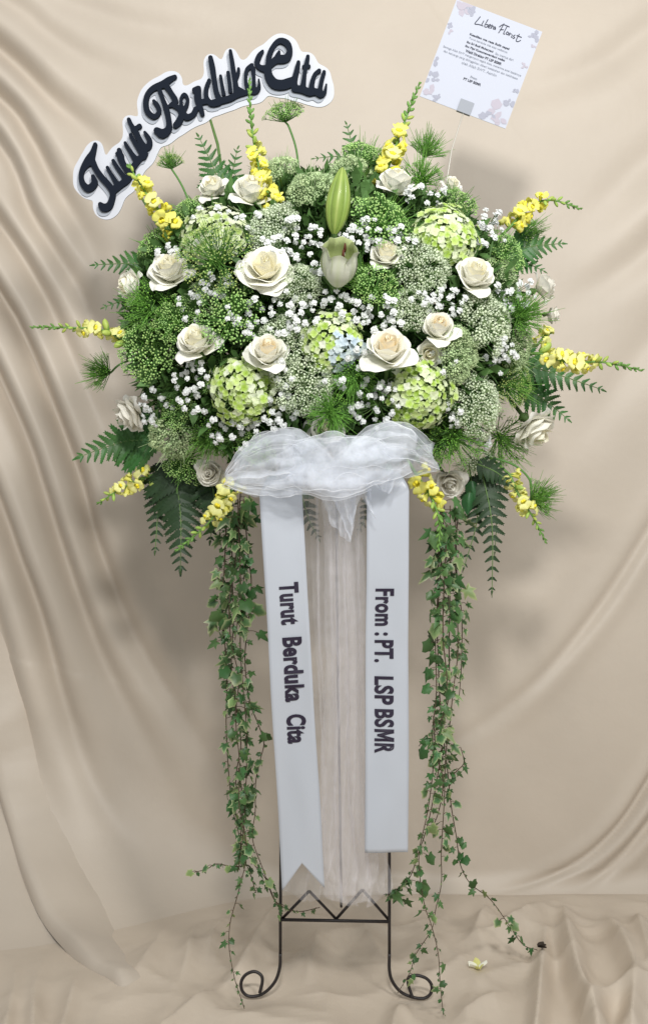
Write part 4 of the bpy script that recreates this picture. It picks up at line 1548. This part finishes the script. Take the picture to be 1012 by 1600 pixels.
UMBELS = [
    (444, 172, 30, 'green', 'green umbel on a long stalk under the word Cita', (-.1, -.55, .85), .06, [(452, 200, .06), (463, 235, .06), (468, 285, .05)]),
    (266, 250, 22, 'olive', 'small flat umbel seen side-on below the sign', (-.15, -.18, 1), .05, [(280, 282, .05), (290, 302, .04), (300, 330, .02)]),
    (425, 268, 37, 'pale', 'green umbel right of the tall upper snapdragon', None, .02),
    (490, 290, 42, 'pale', 'large pale umbel left of the lily bud', (-.05, -.6, .8), .0),
    (573, 238, 36, 'green', 'green umbel left of the upper right snapdragon', None, .03),
    (548, 262, 30, 'pale', 'pale umbel behind the lily bud tip', None, .03),
    (668, 228, 26, 'hairy', 'dark spiky umbel at the top right, above a bright green one', (.3, -.3, .9), .06),
    (660, 272, 31, 'fresh', 'bright green feathery umbel right of the upper right snapdragon', (.15, -.8, .5), .02),
    (716, 312, 30, 'green', 'green umbel at the back, above the upper right hydrangea', None, .03),
    (600, 340, 48, 'green', 'big green umbel above the small cream rose', None, -.01),
    (420, 352, 42, 'white', 'whitish umbel under the upright cream rosebud', None, .0),
    (292, 330, 30, 'dots', 'green knobbly umbel behind the pale hydrangea', None, .03),
    (330, 395, 55, 'olive', 'big olive feathery umbel in front of the pale hydrangea', (-.2, -.9, .25), -.045),
    (241, 376, 32, 'dots', 'bright green umbel under the leaning left snapdragon', (-.5, -.5, .6), .03),
    (352, 490, 48, 'dots', 'large green beaded umbel below and left of the open rose', None, -.01),
    (228, 480, 44, 'fresh', 'fresh green feathery umbel at the left edge', None, .0),
    (272, 495, 34, 'green', 'green umbel between the two left white roses', None, .0),
    (228, 548, 44, 'dots', 'beaded green umbel at the far left below the pale snapdragon', None, .0),
    (155, 580, 29, 'hairy', 'spiky dark umbel sticking out at the far left', (-.8, -.4, .1), .0, [(190, 568, .01), (230, 555, .03)]),
    (466, 440, 36, 'white', 'whitish umbel between the open rose and the open lily', None, .0),
    (590, 446, 36, 'green', 'fresh green umbel right of the open lily, under the small cream rose', None, -.01),
    (662, 416, 42, 'white', 'whitish umbel left of the cream rose at right', None, -.005),
    (792, 392, 34, 'green', 'green umbel left of the right fern', (.5, -.7, .3), .02),
    (828, 362, 28, 'fresh', 'dark feathery umbel under the upper right yellow snapdragon', (.7, -.5, .2), .03),
    (764, 498, 48, 'white', 'whitish umbel directly under the cream rose at right', None, -.005),
    (720, 552, 40, 'pale', 'pale umbel right of the peach rosebud', None, -.01),
    (820, 488, 36, 'hairy', 'spiky bright green umbel at the right edge', (.5, -.8, .3), -.03),
    (812, 548, 34, 'pale', 'pale umbel above the right fern', None, .01),
    (750, 636, 44, 'white', 'rounded whitish umbel at lower right, above the dark sprig', None, -.015),
    (808, 600, 38, 'olive', 'olive green umbel at the right, above the downturned rose', None, .01),
    (640, 478, 36, 'white', 'whitish umbel between the large peach rose and the rosebud', None, .01),
    (478, 604, 44, 'white', 'whitish umbel left of the feathery centre sprig', None, -.01),
    (445, 525, 38, 'white', 'whitish umbel between the left peach rose and the blue tinged hydrangea', None, .01),
    (517, 648, 32, 'hairy', 'fresh green tufted umbel overlapping the top of the tulle bow', (0, -.9, -.35), -.035),
    (553, 598, 38, 'fresh', 'dark green feathery sprig below the blue tinged hydrangea', None, .0),
    (268, 690, 40, 'pale', 'pale green umbel at lower left above the big dark fern', None, .0),
    (288, 722, 34, 'green', 'green umbel drooping at lower left beside the half hidden rose', (-.2, -.85, -.3), .0),
    (275, 640, 30, 'dots', 'small green umbel left of the lower left white sprays', None, .02),
    (712, 684, 44, 'fresh', 'dark feathery umbel right of the tulle bow', (.2, -.9, -.2), -.01),
    (790, 690, 42, 'fresh', 'dark feathery umbel left of the downturned rose', (.3, -.8, -.3), .02),
    (746, 728, 28, 'white', 'small whitish umbel above the hanging right foliage', (.2, -.8, -.4), .02),
    (846, 776, 30, 'hairy', 'spiky umbel on a curved stalk at the lower right', (.75, -.3, .3), .0, [(828, 752, 0), (805, 728, 0), (770, 715, .0)]),
    (396, 702, 28, 'green', 'small green umbel above the left end of the tulle bow', None, .0),
    (695, 600, 26, 'pale', 'small pale umbel right of the lower right hydrangea', None, .03),
    (330, 455, 34, 'pale', 'pale umbel between the reflexed rose and the open rose', None, .03),
    (560, 430, 30, 'fresh', 'little fresh green sprig tucked behind the open lily', None, .03),
    (780, 440, 34, 'pale', 'pale umbel behind the cream rose at right', None, .04),
    (545, 330, 36, 'pale', 'pale umbel behind the lily bud foot', None, .05),
    (640, 600, 30, 'green', 'green umbel behind the lower right hydrangea', None, .06),
    (345, 580, 34, 'green', 'green umbel behind the lower left hydrangea', None, .05),
    (690, 700, 30, 'green', 'green umbel behind the right end of the tulle bow', None, .03),
    (330, 690, 34, 'fresh', 'feathery green sprig below the lower left sprays', None, .02),
]
for a in UMBELS:
    umbel(*a)


# ------------------------------------------------------------------ snapdragons
def snap_floret(seed, mat):
    q = random.Random(seed)
    mb = MB()
    mb.mi = 0
    mb.tube([V((0, 0, 0)), V((0, 0, .3)), V((0, .02, .62))], [.13, .2, .26], 7, False)

    def lobe_(a, w, L_, back, rise, ruf):
        def fn(u, v):
            uu = u * 2 - 1
            wid = w * math.sin(math.pi * (.18 + .62 * v)) ** .7
            bend = back * v * v
            r = .20 + L_ * v * math.cos(bend * .9) * (1 - .15 * uu * uu)
            z = .58 + rise * v - L_ * v * math.sin(bend) * .8 + ruf * math.sin(uu * 5 + seed) * v
            y = uu * wid
            return V((r * math.cos(a) - y * math.sin(a), r * math.sin(a) + y * math.cos(a), z))
        mb.grid(fn, 4, 4, tint=lambda u, v: .15 + .55 * (1 - v))
    lobe_(math.pi / 2 + .5, .40, .72, .8, .4, .10)
    lobe_(math.pi / 2 - .5, .40, .72, .8, .4, .10)
    for a in (-math.pi / 2 - .85, -math.pi / 2, -math.pi / 2 + .85):
        lobe_(a, .32, .60, 1.3, .22, .09)
    mb.mi = 1
    mb.ball((-.09, -.1, .64), .14, 1, (1, .9, .8))
    mb.ball((.09, -.1, .64), .14, 1, (1, .9, .8))
    mb.mi = 2
    for k in range(5):
        a = k * 1.2566
        b = mb.vert((.14 * math.cos(a - .5), .14 * math.sin(a - .5), 0))
        mb.vert((.14 * math.cos(a + .5), .14 * math.sin(a + .5), 0))
        mb.vert((.22 * math.cos(a), .22 * math.sin(a), .28))
        mb.face(b, b + 1, b + 2)
    return mb.mesh('floret', [mat, M['snap_deep'], M['snap_green']])


def snap_bud(seed, mats):
    mb = MB()
    mb.mi = 0
    mb.tube([V((0, 0, 0)), V((0, .03, .25)), V((0, .06, .6)), V((0, .05, .85)), V((0, .02, .98))], [.14, .26, .28, .18, .04], 7)
    mb.mi = 1
    for k in range(5):
        a = k * 1.2566 + seed
        b = mb.vert((.16 * math.cos(a - .55), .16 * math.sin(a - .55), 0))
        mb.vert((.16 * math.cos(a + .55), .16 * math.sin(a + .55), 0))
        mb.vert((.31 * math.cos(a), .31 * math.sin(a), .42))
        mb.face(b, b + 1, b + 2)
    return mb.mesh('bud', mats)


SF = {'yellow': [snap_floret(s, M['snap']) for s in range(3)], 'pale': [snap_floret(s + 5, M['snap_pale']) for s in range(3)]}
SB = {'yellow': [snap_bud(s, [M['snap'], M['snap_green']]) for s in range(2)], 'lime': [snap_bud(s, [M['snap_bud'], M['snap_green']]) for s in range(2)],
      'green': [snap_bud(s, [M['snap_green'], M['snap_green']]) for s in range(2)]}


def snapdragon(path, flowers, lime, size, kind, label, push=0.0, step=10.5):
    """path: photo points from base to tip; flowers/lime: fraction of the length in flower / up to pale buds"""
    y0 = ysurf(*path[0][:2]) + push
    pts = [at(x, y, y0 + dy) for x, y, dy in path]
    root = empty('snapdragon', pts[0], None, label, 'snapdragon', 'yellow snapdragon spikes around the bouquet')
    o = pts[0]
    c = [V(p) - o for p in spline([tuple(p) for p in pts], 12)]
    q = random.Random(int(path[0][0] + path[0][1]))
    st = MB()
    n = len(c)
    inw = -outward(*path[0][:2]) * .07
    st.tube([inw] + c, [.0026] + [.0026 - .0016 * i / n for i in range(n)], 6)
    st.build('stem', M['snap_green'], root)
    cum = [0]
    for a, b in zip(c[:-1], c[1:]):
        cum.append(cum[-1] + (b - a).length)
    tot = cum[-1]
    s, k = 0.0, 0
    while s < tot * .985:
        f = s / tot
        i = min(max(j for j in range(n) if cum[j] <= s), n - 2)
        t = (s - cum[i]) / max(1e-9, cum[i + 1] - cum[i])
        p = c[i].lerp(c[i + 1], t)
        d = (c[i + 1] - c[i]).normalized()
        e1 = d.cross(V((0, 1, 0))).normalized()
        e2 = d.cross(e1)
        a = k * 2.4 + q.uniform(-.3, .3)
        out = e1 * math.cos(a) + e2 * math.sin(a)
        if f < flowers * .88:
            sc = sz(size) * q.uniform(.85, 1.2) * (1 - .22 * f / max(flowers, .01))
            dirn = (out + d * q.uniform(.3, .7) + V((0, -.2, 0))).normalized()
            m = SF[kind] if q.random() < .76 else SF['pale'] if q.random() < .5 else SB['lime']
            qt = dirn.to_track_quat('Z', 'Y')
            # upper lip towards the tip of the spike
            x_ = qt @ V((1, 0, 0))
            y_ = qt @ V((0, 1, 0))
            spin = math.atan2(-d.dot(x_), d.dot(y_))
            put('floret', q.choice(m), root, trs(p + out * .002, qt @ Quaternion((0, 0, 1), spin), sc))
            s += sz(step) * (.62 + .3 * q.random())
        else:
            g = (f - flowers) / (1 - flowers)
            pal = SB['lime'] if f < lime else SB['green']
            sc = sz(size) * (.62 - .42 * g)
            dirn = (out * (1 - .45 * g) + d * (.6 + .8 * g)).normalized()
            put('bud', q.choice(pal), root, trs(p + out * .001, face_quat(dirn, q.uniform(0, 6)), (sc * .8, sc * .8, sc)))
            s += sz(step) * (.5 - .27 * g)
        k += 1


snapdragon([(272, 362, .02), (250, 330, .0), (226, 298, -.01), (200, 256, .0)], .78, .9, 21, 'yellow', 'yellow snapdragon leaning across the left end of the sign', -.0)
snapdragon([(428, 325, .01), (410, 280, .03), (397, 225, .04), (391, 170, .05), (390, 122, .05)], .54, .62, 21, 'yellow', 'tall yellow snapdragon with long green tip in front of the sign', -.0)
snapdragon([(596, 290, .04), (612, 245, .05), (632, 190, .06), (656, 128, .06)], .56, .66, 24, 'yellow', 'tall yellow snapdragon at upper right, left of the card')
snapdragon([(796, 355, .02), (828, 322, .02), (862, 313, .0), (908, 327, .01)], .55, .72, 21, 'yellow', 'yellow snapdragon arching right above the right fern')
snapdragon([(196, 532, .0), (160, 516, .0), (110, 512, -.01), (48, 511, -.02)], .52, .7, 19, 'pale', 'pale yellow snapdragon pointing left at the far left')
snapdragon([(842, 552, -.01), (888, 566, -.01), (940, 566, -.01), (1004, 579, -.01)], .58, .72, 22, 'pale', 'long pale yellow snapdragon pointing right at the far right', -.01)
snapdragon([(240, 742, -.01), (212, 752, -.01), (182, 768, -.02), (152, 788, -.02)], .72, .9, 20, 'pale', 'short pale yellow snapdragon at lower left, below the fern')
snapdragon([(370, 755, -.03), (348, 785, -.04), (325, 818, -.05), (274, 862, -.05)], .58, .75, 21, 'pale', 'pale yellow snapdragon drooping left beneath the tulle bow')
snapdragon([(650, 742, -.05), (672, 775, -.06), (686, 815, -.06), (684, 862, -.06)], .38, .55, 24, 'yellow', 'bright yellow snapdragon hanging right of the right ribbon')
snapdragon([(796, 742, .0), (812, 778, -.01), (832, 808, -.01), (854, 850, -.01)], .55, .76, 20, 'pale', 'pale yellow snapdragon hanging at lower right beside the spiky umbel')
snapdragon([(838, 540, .0), (850, 526, -.01), (862, 520, -.01)], .95, .97, 18, 'pale', 'short yellow snapdragon scrap above the long right one', .0)


# ------------------------------------------------------------------ fern fronds
def pinna_mesh(seed, mat, lobes=7):
    q = random.Random(seed)
    mb = MB()
    for sd in (1, -1):
        for j in range(lobes):
            s0, s1 = j / lobes, (j + 1) / lobes
            w = .30 * (1 - .78 * s0) * q.uniform(.9, 1.1) * (1 if j else .8)
            z0, z1 = -.14 * s0 * s0, -.14 * s1 * s1
            a = mb.vert((s0, 0, z0))
            b = mb.vert((s1, 0, z1))
            c = mb.vert((s1 + .06, sd * w * .62, z1 + .03))
            t = mb.vert((s1 + .07, sd * w * .98, z1 + .01))
            d = mb.vert((s0 + .03, sd * w * .75, z0 + .04))
            if sd > 0:
                mb.face(a, b, c, t, d)
            else:
                mb.face(d, t, c, b, a)
    return mb.mesh('leaflet', mat)


PIN = {k: [pinna_mesh(s, M[k]) for s in range(3)] for k in ('fern', 'fern_shaded')}


def fern(path, width, n, label, mat='fern', normal=(0, -1, .25), droop=0.0, start=.05):
    """path: photo points (x, y, depth) from base to tip"""
    pts = [at(*p) for p in path]
    root = empty('fern_frond', pts[0], None, label, 'fern', 'dark green fern fronds')
    o = pts[0]
    c = [V(p) - o for p in spline([tuple(p) for p in pts], 10)]
    L_ = sum((b - a).length for a, b in zip(c[:-1], c[1:]))
    mb = MB()
    mb.tube(c, [.0017 - .0012 * i / len(c) for i in range(len(c))], 5)
    mb.build('stem', M['stem'], root)
    q = random.Random(int(path[0][0] * 3 + path[-1][1]))
    W = sz(width)
    n = max(7, int(n * .88))
    for i in range(n):
        f = start + (1 - start) * (i / n) ** .92
        k = min(int(f * (len(c) - 1)), len(c) - 2)
        t = f * (len(c) - 1) - k
        p = c[k].lerp(c[k + 1], min(1, t))
        d = (c[k + 1] - c[k]).normalized()
        nn = V(normal)
        nn = (nn - d * nn.dot(d)).normalized()
        side = d.cross(nn)
        ln = W * (1 - .88 * f) * (1 if f > .12 else .8)
        for sd in (1, -1):
            ax = (side * sd * .86 + d * (.42 + .3 * f) + nn * q.uniform(-.12, .12) - V((0, 0, droop))).normalized()
            wd = nn.cross(ax).normalized()
            nz = ax.cross(wd)
            m = Matrix((ax, wd, nz)).transposed()
            qt = m.to_quaternion()
            put('leaflet', q.choice(PIN[mat]), root, trs(p, qt, (ln * q.uniform(.9, 1.08), ln * (.80 if mat == 'fern' else .9 if width > 45 else 1.0), ln)))
    put('leaflet', PIN[mat][0], root, trs(c[-2], Matrix(((c[-1] - c[-2]).normalized(), (V(normal).normalized().cross((c[-1] - c[-2]).normalized())).normalized(), V(normal).normalized())).transposed().to_quaternion(), W * .2))
    return root


for a in [
    ([(352, 315, .07), (335, 265, .07), (308, 208, .07)], 44, 12, 'fern frond upright below the word Berduka', 'fern'),
    ([(352, 320, .09), (362, 275, .09), (372, 228, .08)], 34, 10, 'narrow fern frond right of the upright one under the sign', 'fern'),
    ([(585, 270, .08), (555, 235, .08), (540, 190, .08)], 36, 10, 'fern frond standing at the top centre', 'fern'),
    ([(575, 262, .09), (535, 245, .09), (486, 248, .08)], 30, 10, 'fern frond lying left at the top centre', 'fern'),
    ([(255, 420, .06), (210, 412, .06), (142, 414, .05)], 44, 13, 'fern frond pointing left, beside the half hidden rose', 'fern'),
    ([(250, 455, .07), (205, 465, .07), (158, 482, .06)], 32, 11, 'small fern frond pointing left below another at the left edge', 'fern'),
    ([(785, 395, .06), (830, 385, .06), (882, 380, .05)], 46, 11, 'fern frond pointing right under the arching yellow snapdragon', 'fern'),
    ([(790, 400, .07), (820, 410, .07), (852, 425, .06)], 34, 9, 'short fern frond tilting down at the upper right edge', 'fern'),
    ([(250, 690, .04), (195, 690, .04), (118, 716, .02)], 66, 14, 'big fern frond pointing left at the lower left', 'fern'),
    ([(262, 665, .06), (225, 655, .06), (180, 640, .05)], 40, 11, 'fern frond behind the limp lower left rose', 'fern'),
    ([(268, 715, .03), (282, 800, .02), (282, 898, .0)], 64, 15, 'large dark fern frond hanging at the lower left', 'fern_shaded'),
    ([(255, 720, .05), (248, 790, .04), (242, 868, .03)], 40, 13, 'dark fern frond hanging behind the large one at lower left', 'fern_shaded'),
    ([(330, 740, .02), (335, 790, .0), (328, 850, -.01)], 44, 12, 'dark fern frond hanging behind the drooping snapdragon', 'fern_shaded'),
    ([(752, 735, .02), (768, 820, .0), (768, 934, -.01)], 38, 15, 'narrow fern frond hanging straight down at the right', 'fern_shaded'),
    ([(742, 740, .03), (745, 810, .02), (722, 895, .01)], 34, 13, 'narrow fern frond hanging left of the straight one at right', 'fern_shaded'),
    ([(770, 730, .04), (776, 790, .03), (772, 870, .02)], 28, 12, 'narrow fern frond hanging right of the straight one', 'fern_shaded'),
    ([(805, 565, .05), (870, 585, .04), (946, 611, .02)], 46, 13, 'fern frond under the long right snapdragon', 'fern'),
    ([(810, 600, .06), (850, 625, .05), (890, 658, .04)], 44, 11, 'fern frond above the downturned rose at right', 'fern'),
    ([(470, 770, -.07), (482, 810, -.08), (500, 846, -.09)], 26, 9, 'small fern tip showing between the ribbons under the bow', 'fern_shaded'),
    ([(590, 770, -.06), (575, 800, -.07), (558, 835, -.08)], 24, 9, 'small fern tip beneath the bow near the right ribbon', 'fern_shaded'),
    ([(745, 725, .0), (775, 738, .0), (800, 760, .0)], 30, 8, 'short fern tip above the lower right snapdragon', 'fern_shaded'),
]:
    fern(*a)


# ------------------------------------------------------------------ ivy
def ivy_mesh(seed, mat):
    q = random.Random(seed)
    ang = [0, 22, 42, 62, 84, 108, 128, 152, 172]
    rad = [[1.0, .60, .42, .78, .44, .40, .62, .40, .22], [1.0, .74, .60, .74, .56, .50, .60, .46, .25], [1.1, .55, .36, .66, .38, .34, .46, .36, .2]][seed % 3]
    mb = MB()
    c = mb.vert((.12, 0, .03), 0)
    ring, inner = [], []
    for sd in (1, -1):
        for a, r in (zip(ang, rad) if sd > 0 else list(zip(ang, rad))[:0:-1]):
            r *= q.uniform(.9, 1.12)
            w = math.radians(a) * sd
            z = -.22 * r * r + .05 * math.cos(3 * w)
            ring.append(mb.vert((.12 + r * math.cos(w), r * math.sin(w), z), 1))
            inner.append(mb.vert((.12 + r * .66 * math.cos(w), r * .66 * math.sin(w), z * .4 + .03), .12))
    n = len(ring)
    for i in range(n):
        j = (i + 1) % n
        mb.face(c, inner[i], inner[j])
        mb.face(inner[i], ring[i], ring[j], inner[j])
    return mb.mesh('leaf', mat)


IVY = {k: [ivy_mesh(s, M[k]) for s in range(6)] for k in ('ivy', 'ivy_var', 'ivy_pale')}


def ivy(path, ya, yb, leaf, gap, label, mix=(.72, .2, .08), thin=1.0, lo=.5):
    """path: photo points; depth runs from ya at the top to yb at the end"""
    q = random.Random(int(path[0][0] * 7 + path[-1][0] * 3 + path[-1][1]))
    n = len(path)
    pts = []
    for i, (x, y) in enumerate(path):
        mid = 370 if x < 500 else 697
        x = mid + (x - mid) * (.72 + .28 * min(1, max(0, (y - 1150) / 150)))
        Y = ya + (yb - ya) * (i / (n - 1)) + (q.gauss(0, .006) if 0 < i < n - 1 else 0)
        p = at(x + q.gauss(0, 1.2), y, Y)
        p.z = max(p.z, floor_z(p.x, p.y) + .004)
        pts.append(p)
    root = empty('ivy_vine', pts[0], None, label, 'ivy', 'trailing ivy vines')
    o = pts[0]
    c = [V(p) - o for p in spline([tuple(p) for p in pts], 8)]
    for p in c:
        w = p + o
        w.z = max(w.z, floor_z(w.x, w.y) + .002)
        p.z = w.z - o.z
    st = MB()
    st.tube(c, [(.0012 - .0005 * i / len(c)) * thin for i in range(len(c))], 5)
    cum = [0]
    for a, b in zip(c[:-1], c[1:]):
        cum.append(cum[-1] + (b - a).length)
    s, k = sz(gap) * .4, 0
    while s < cum[-1]:
        i = min(max(j for j in range(len(c)) if cum[j] <= s), len(c) - 2)
        p = c[i].lerp(c[i + 1], (s - cum[i]) / max(1e-9, cum[i + 1] - cum[i]))
        a = k * 2.6 + q.uniform(-.6, .6)
        out = V((math.cos(a), -abs(math.sin(a)) * .5 - .25, q.uniform(-.35, .3))).normalized()
        L_ = sz(leaf) * q.choice((.28, .4, .55, .7, .85, 1.0, 1.25)) * (1 - (1 - lo) * s / cum[-1])
        b = p + out * L_ * q.uniform(.25, .7)
        st.tube([p, (p + b) / 2 + V((0, 0, .002)), b], .0006 * thin, 3, False)
        ax = (out * .6 + V((q.gauss(0, .4), q.gauss(0, .3), -.65))).normalized()
        nn = V((q.gauss(0, .7), -1, q.gauss(.25, .7)))
        nn = (nn - ax * nn.dot(ax)).normalized()
        wd = nn.cross(ax)
        kd = q.choices(('ivy', 'ivy_var', 'ivy_pale'), mix)[0]
        bw = b + o
        if bw.z - L_ * .7 < floor_z(bw.x, bw.y):
            b = b + V((0, 0, max(0, floor_z(bw.x, bw.y) + L_ * .75 - bw.z)))
        put('leaf', q.choice(IVY[kd]), root, trs(b, Matrix((ax, wd, nn)).transposed().to_quaternion(), L_ * .62))
        s += sz(gap) * q.uniform(.15, 1.0)
        k += 1
    st.build('stem', M['vine'], root)


GREEN, MIXED, VARI = (.78, .14, .08), (.55, .33, .12), (.3, .55, .15)
for a in [
    ([(352, 770), (345, 870), (338, 950), (348, 1050), (346, 1130), (352, 1200), (360, 1260), (372, 1310), (380, 1345)], -.02, .0, 30, 13, 'leftmost long ivy vine of the left cluster', MIXED),
    ([(376, 770), (366, 880), (352, 940), (358, 1000), (372, 1060), (366, 1120), (372, 1190), (376, 1260), (386, 1330), (377, 1390), (360, 1440), (360, 1480), (366, 1525), (374, 1550), (382, 1584)], -.03, -.085, 28, 15, 'longest left ivy vine, trailing past the left scroll foot to the floor', GREEN, .9, .4),
    ([(384, 780), (392, 860), (402, 910), (398, 960), (388, 1030), (400, 1095), (416, 1130), (426, 1160), (414, 1190), (404, 1225), (400, 1270), (396, 1310), (412, 1360), (428, 1400), (442, 1428)], -.05, -.01, 28, 16, 'ivy vine next to the left ribbon, ending on the crossbar', GREEN),
    ([(362, 800), (362, 900), (364, 970), (358, 1040), (368, 1100), (378, 1160), (370, 1220), (380, 1280), (390, 1340), (414, 1372), (432, 1408), (462, 1424), (500, 1418)], -.0, -.015, 28, 14, 'ivy vine of the left cluster with its tip along the crossbar', MIXED),
    ([(388, 1352), (362, 1354), (340, 1350), (322, 1358), (304, 1363)], .0, -.01, 20, 16, 'short ivy shoot poking out to the left', GREEN, .9, .8),
    ([(374, 800), (380, 940), (376, 1010), (384, 1080), (394, 1150), (386, 1230), (380, 1300), (374, 1360)], -.06, -.03, 30, 13, 'dense ivy vine in the middle of the left cluster', MIXED),
    ([(348, 790), (342, 900), (336, 960), (350, 1030), (368, 1090), (360, 1150)], .02, .02, 30, 14, 'shorter ivy vine at the back of the left cluster', MIXED),
    ([(370, 780), (376, 840), (386, 890), (378, 940), (366, 1000)], -.04, -.04, 28, 12, 'short leafy ivy vine at the top of the left cluster', GREEN),
    ([(372, 1200), (380, 1260), (376, 1320), (392, 1370), (400, 1395)], -.02, -.02, 24, 9, 'bushy ivy tip low in the left cluster', MIXED),
    ([(692, 790), (680, 920), (672, 1000), (676, 1080), (665, 1140), (670, 1200), (665, 1270), (655, 1330), (657, 1380), (665, 1420), (672, 1446), (685, 1490), (688, 1540), (692, 1586)], -.03, -.085, 28, 15, 'longest right ivy vine, trailing past the right scroll foot', GREEN, .9, .5),
    ([(716, 790), (716, 940), (722, 1020), (712, 1080), (703, 1130), (697, 1180), (692, 1250), (690, 1330), (690, 1380), (682, 1420), (672, 1452), (650, 1490), (640, 1520), (620, 1552)], .0, -.02, 28, 16, 'right ivy vine crossing another and ending on the right scroll', VARI, .9, .45),
    ([(706, 790), (705, 950), (703, 1010), (700, 1080), (690, 1140), (700, 1210), (706, 1260), (712, 1310), (718, 1350), (735, 1380), (765, 1405), (790, 1440), (815, 1475), (838, 1490)], -.01, .14, 26, 19, 'right ivy vine sweeping out over the floor to the right', GREEN, 1.0, .6),
    ([(684, 800), (676, 950), (680, 1040), (684, 1100), (690, 1150), (680, 1220), (668, 1290), (655, 1330), (640, 1370), (620, 1392), (598, 1398)], -.05, -.01, 28, 15, 'right ivy vine curling onto the right leg of the stand', MIXED),
    ([(700, 820), (690, 980), (695, 1060), (690, 1110), (672, 1140), (650, 1152), (640, 1166)], -.06, -.05, 28, 14, 'right ivy vine bending towards the right ribbon edge', GREEN),
    ([(702, 1228), (716, 1208), (728, 1192), (725, 1168)], -.02, -.02, 14, 12, 'thin ivy shoot sticking up at the right cluster', GREEN, .9, .8),
    ([(724, 800), (716, 880), (728, 960), (728, 1040), (722, 1090)], .02, .02, 26, 13, 'cream edged ivy vine at the right rim of the right cluster', VARI),
    ([(690, 780), (682, 860), (700, 920), (706, 980)], -.05, -.05, 28, 11, 'short leafy ivy vine at the top of the right cluster', MIXED),
    ([(668, 1120), (676, 1180), (690, 1220), (684, 1270), (672, 1300)], -.04, -.04, 26, 10, 'bushy ivy tip low in the right cluster', MIXED),
    ([(640, 1372), (626, 1386), (614, 1396), (622, 1408)], -.02, -.01, 26, 7, 'leafy ivy tuft wrapped on the right leg', GREEN, .9, .9),
]:
    ivy(*a)

# ------------------------------------------------------------------ broad leaf, fallen petal, dried leaf
YL = ysurf(732, 775) - .03
bl = empty('broad_leaf', at(736, 752, YL), None, 'single broad green leaf above the right ivy', 'leaf')
for k, (dx, dz, L_, w, rz) in enumerate([(0, 0, 34, 12, .15), (-4, -18, 36, 11, -.1)]):
    mb = MB()
    mb.grid(lambda u, v: V((sz(dx) + (u * 2 - 1) * sz(w) * math.sin(math.pi * (.04 + .95 * v) ** .75) + rz * sz(L_) * v,
                            -.006 - .004 * k - .004 * math.sin(3 * v) + .012 * abs(2 * u - 1) * math.sin(math.pi * v), sz(dz) - sz(L_) * v)), 6, 10)
    mb.build('leaf_blade', M['leaf'], bl)
mb = MB()
mb.tube([V((0, .03, .03)), V((0, 0, 0)), V((-.003, -.004, -.02))], .0014, 5)
mb.build('stem', M['stem'], bl)

yp = .078
pp = at(746, 1526, yp)
pz = floor_z(pp.x, pp.y) + .002
fp = empty('fallen_blossom', (pp.x, pp.y, pz), None, 'pale yellow fallen blossom lying on the floor cloth at right', 'blossom')
for k in range(4):
    mb = MB()
    a = k * 1.5 + .4
    mb.grid(lambda u, v: V(((v * .017) * math.cos(a) - (u - .5) * .016 * math.sin(math.pi * (.2 + .6 * v)) * math.sin(a),
                            (v * .017) * math.sin(a) + (u - .5) * .016 * math.sin(math.pi * (.2 + .6 * v)) * math.cos(a),
                            .001 + .012 * v * (1 - .4 * v) + .004 * math.sin(u * 5 + k))), 5, 5, tint=lambda u, v: .4)
    mb.build('petal', M['snap_pale'] if k % 2 else M['petal_white'], fp)
yp = .115
pp = at(846, 1506, yp)
pz = floor_z(pp.x, pp.y) + .003
dl = MB()
for k in range(3):
    a0 = -.5 + k * .5
    dl.grid(lambda u, v: V((pp.x - .008 + .016 * u * math.cos(a0) - (v - .5) * .012 * math.sin(math.pi * (.1 + .8 * u)) * math.sin(a0),
                            pp.y + .022 * u * math.sin(a0) + (v - .5) * .012 * math.sin(math.pi * (.1 + .8 * u)) * math.cos(a0),
                            pz - .001 + .002 * u + .0008 * k + .002 * (2 * v - 1) ** 2)), 6, 4)
tag(dl.build('dried_leaf', M['dead']), 'small dark dried leaf on the floor cloth, far right', 'leaf')
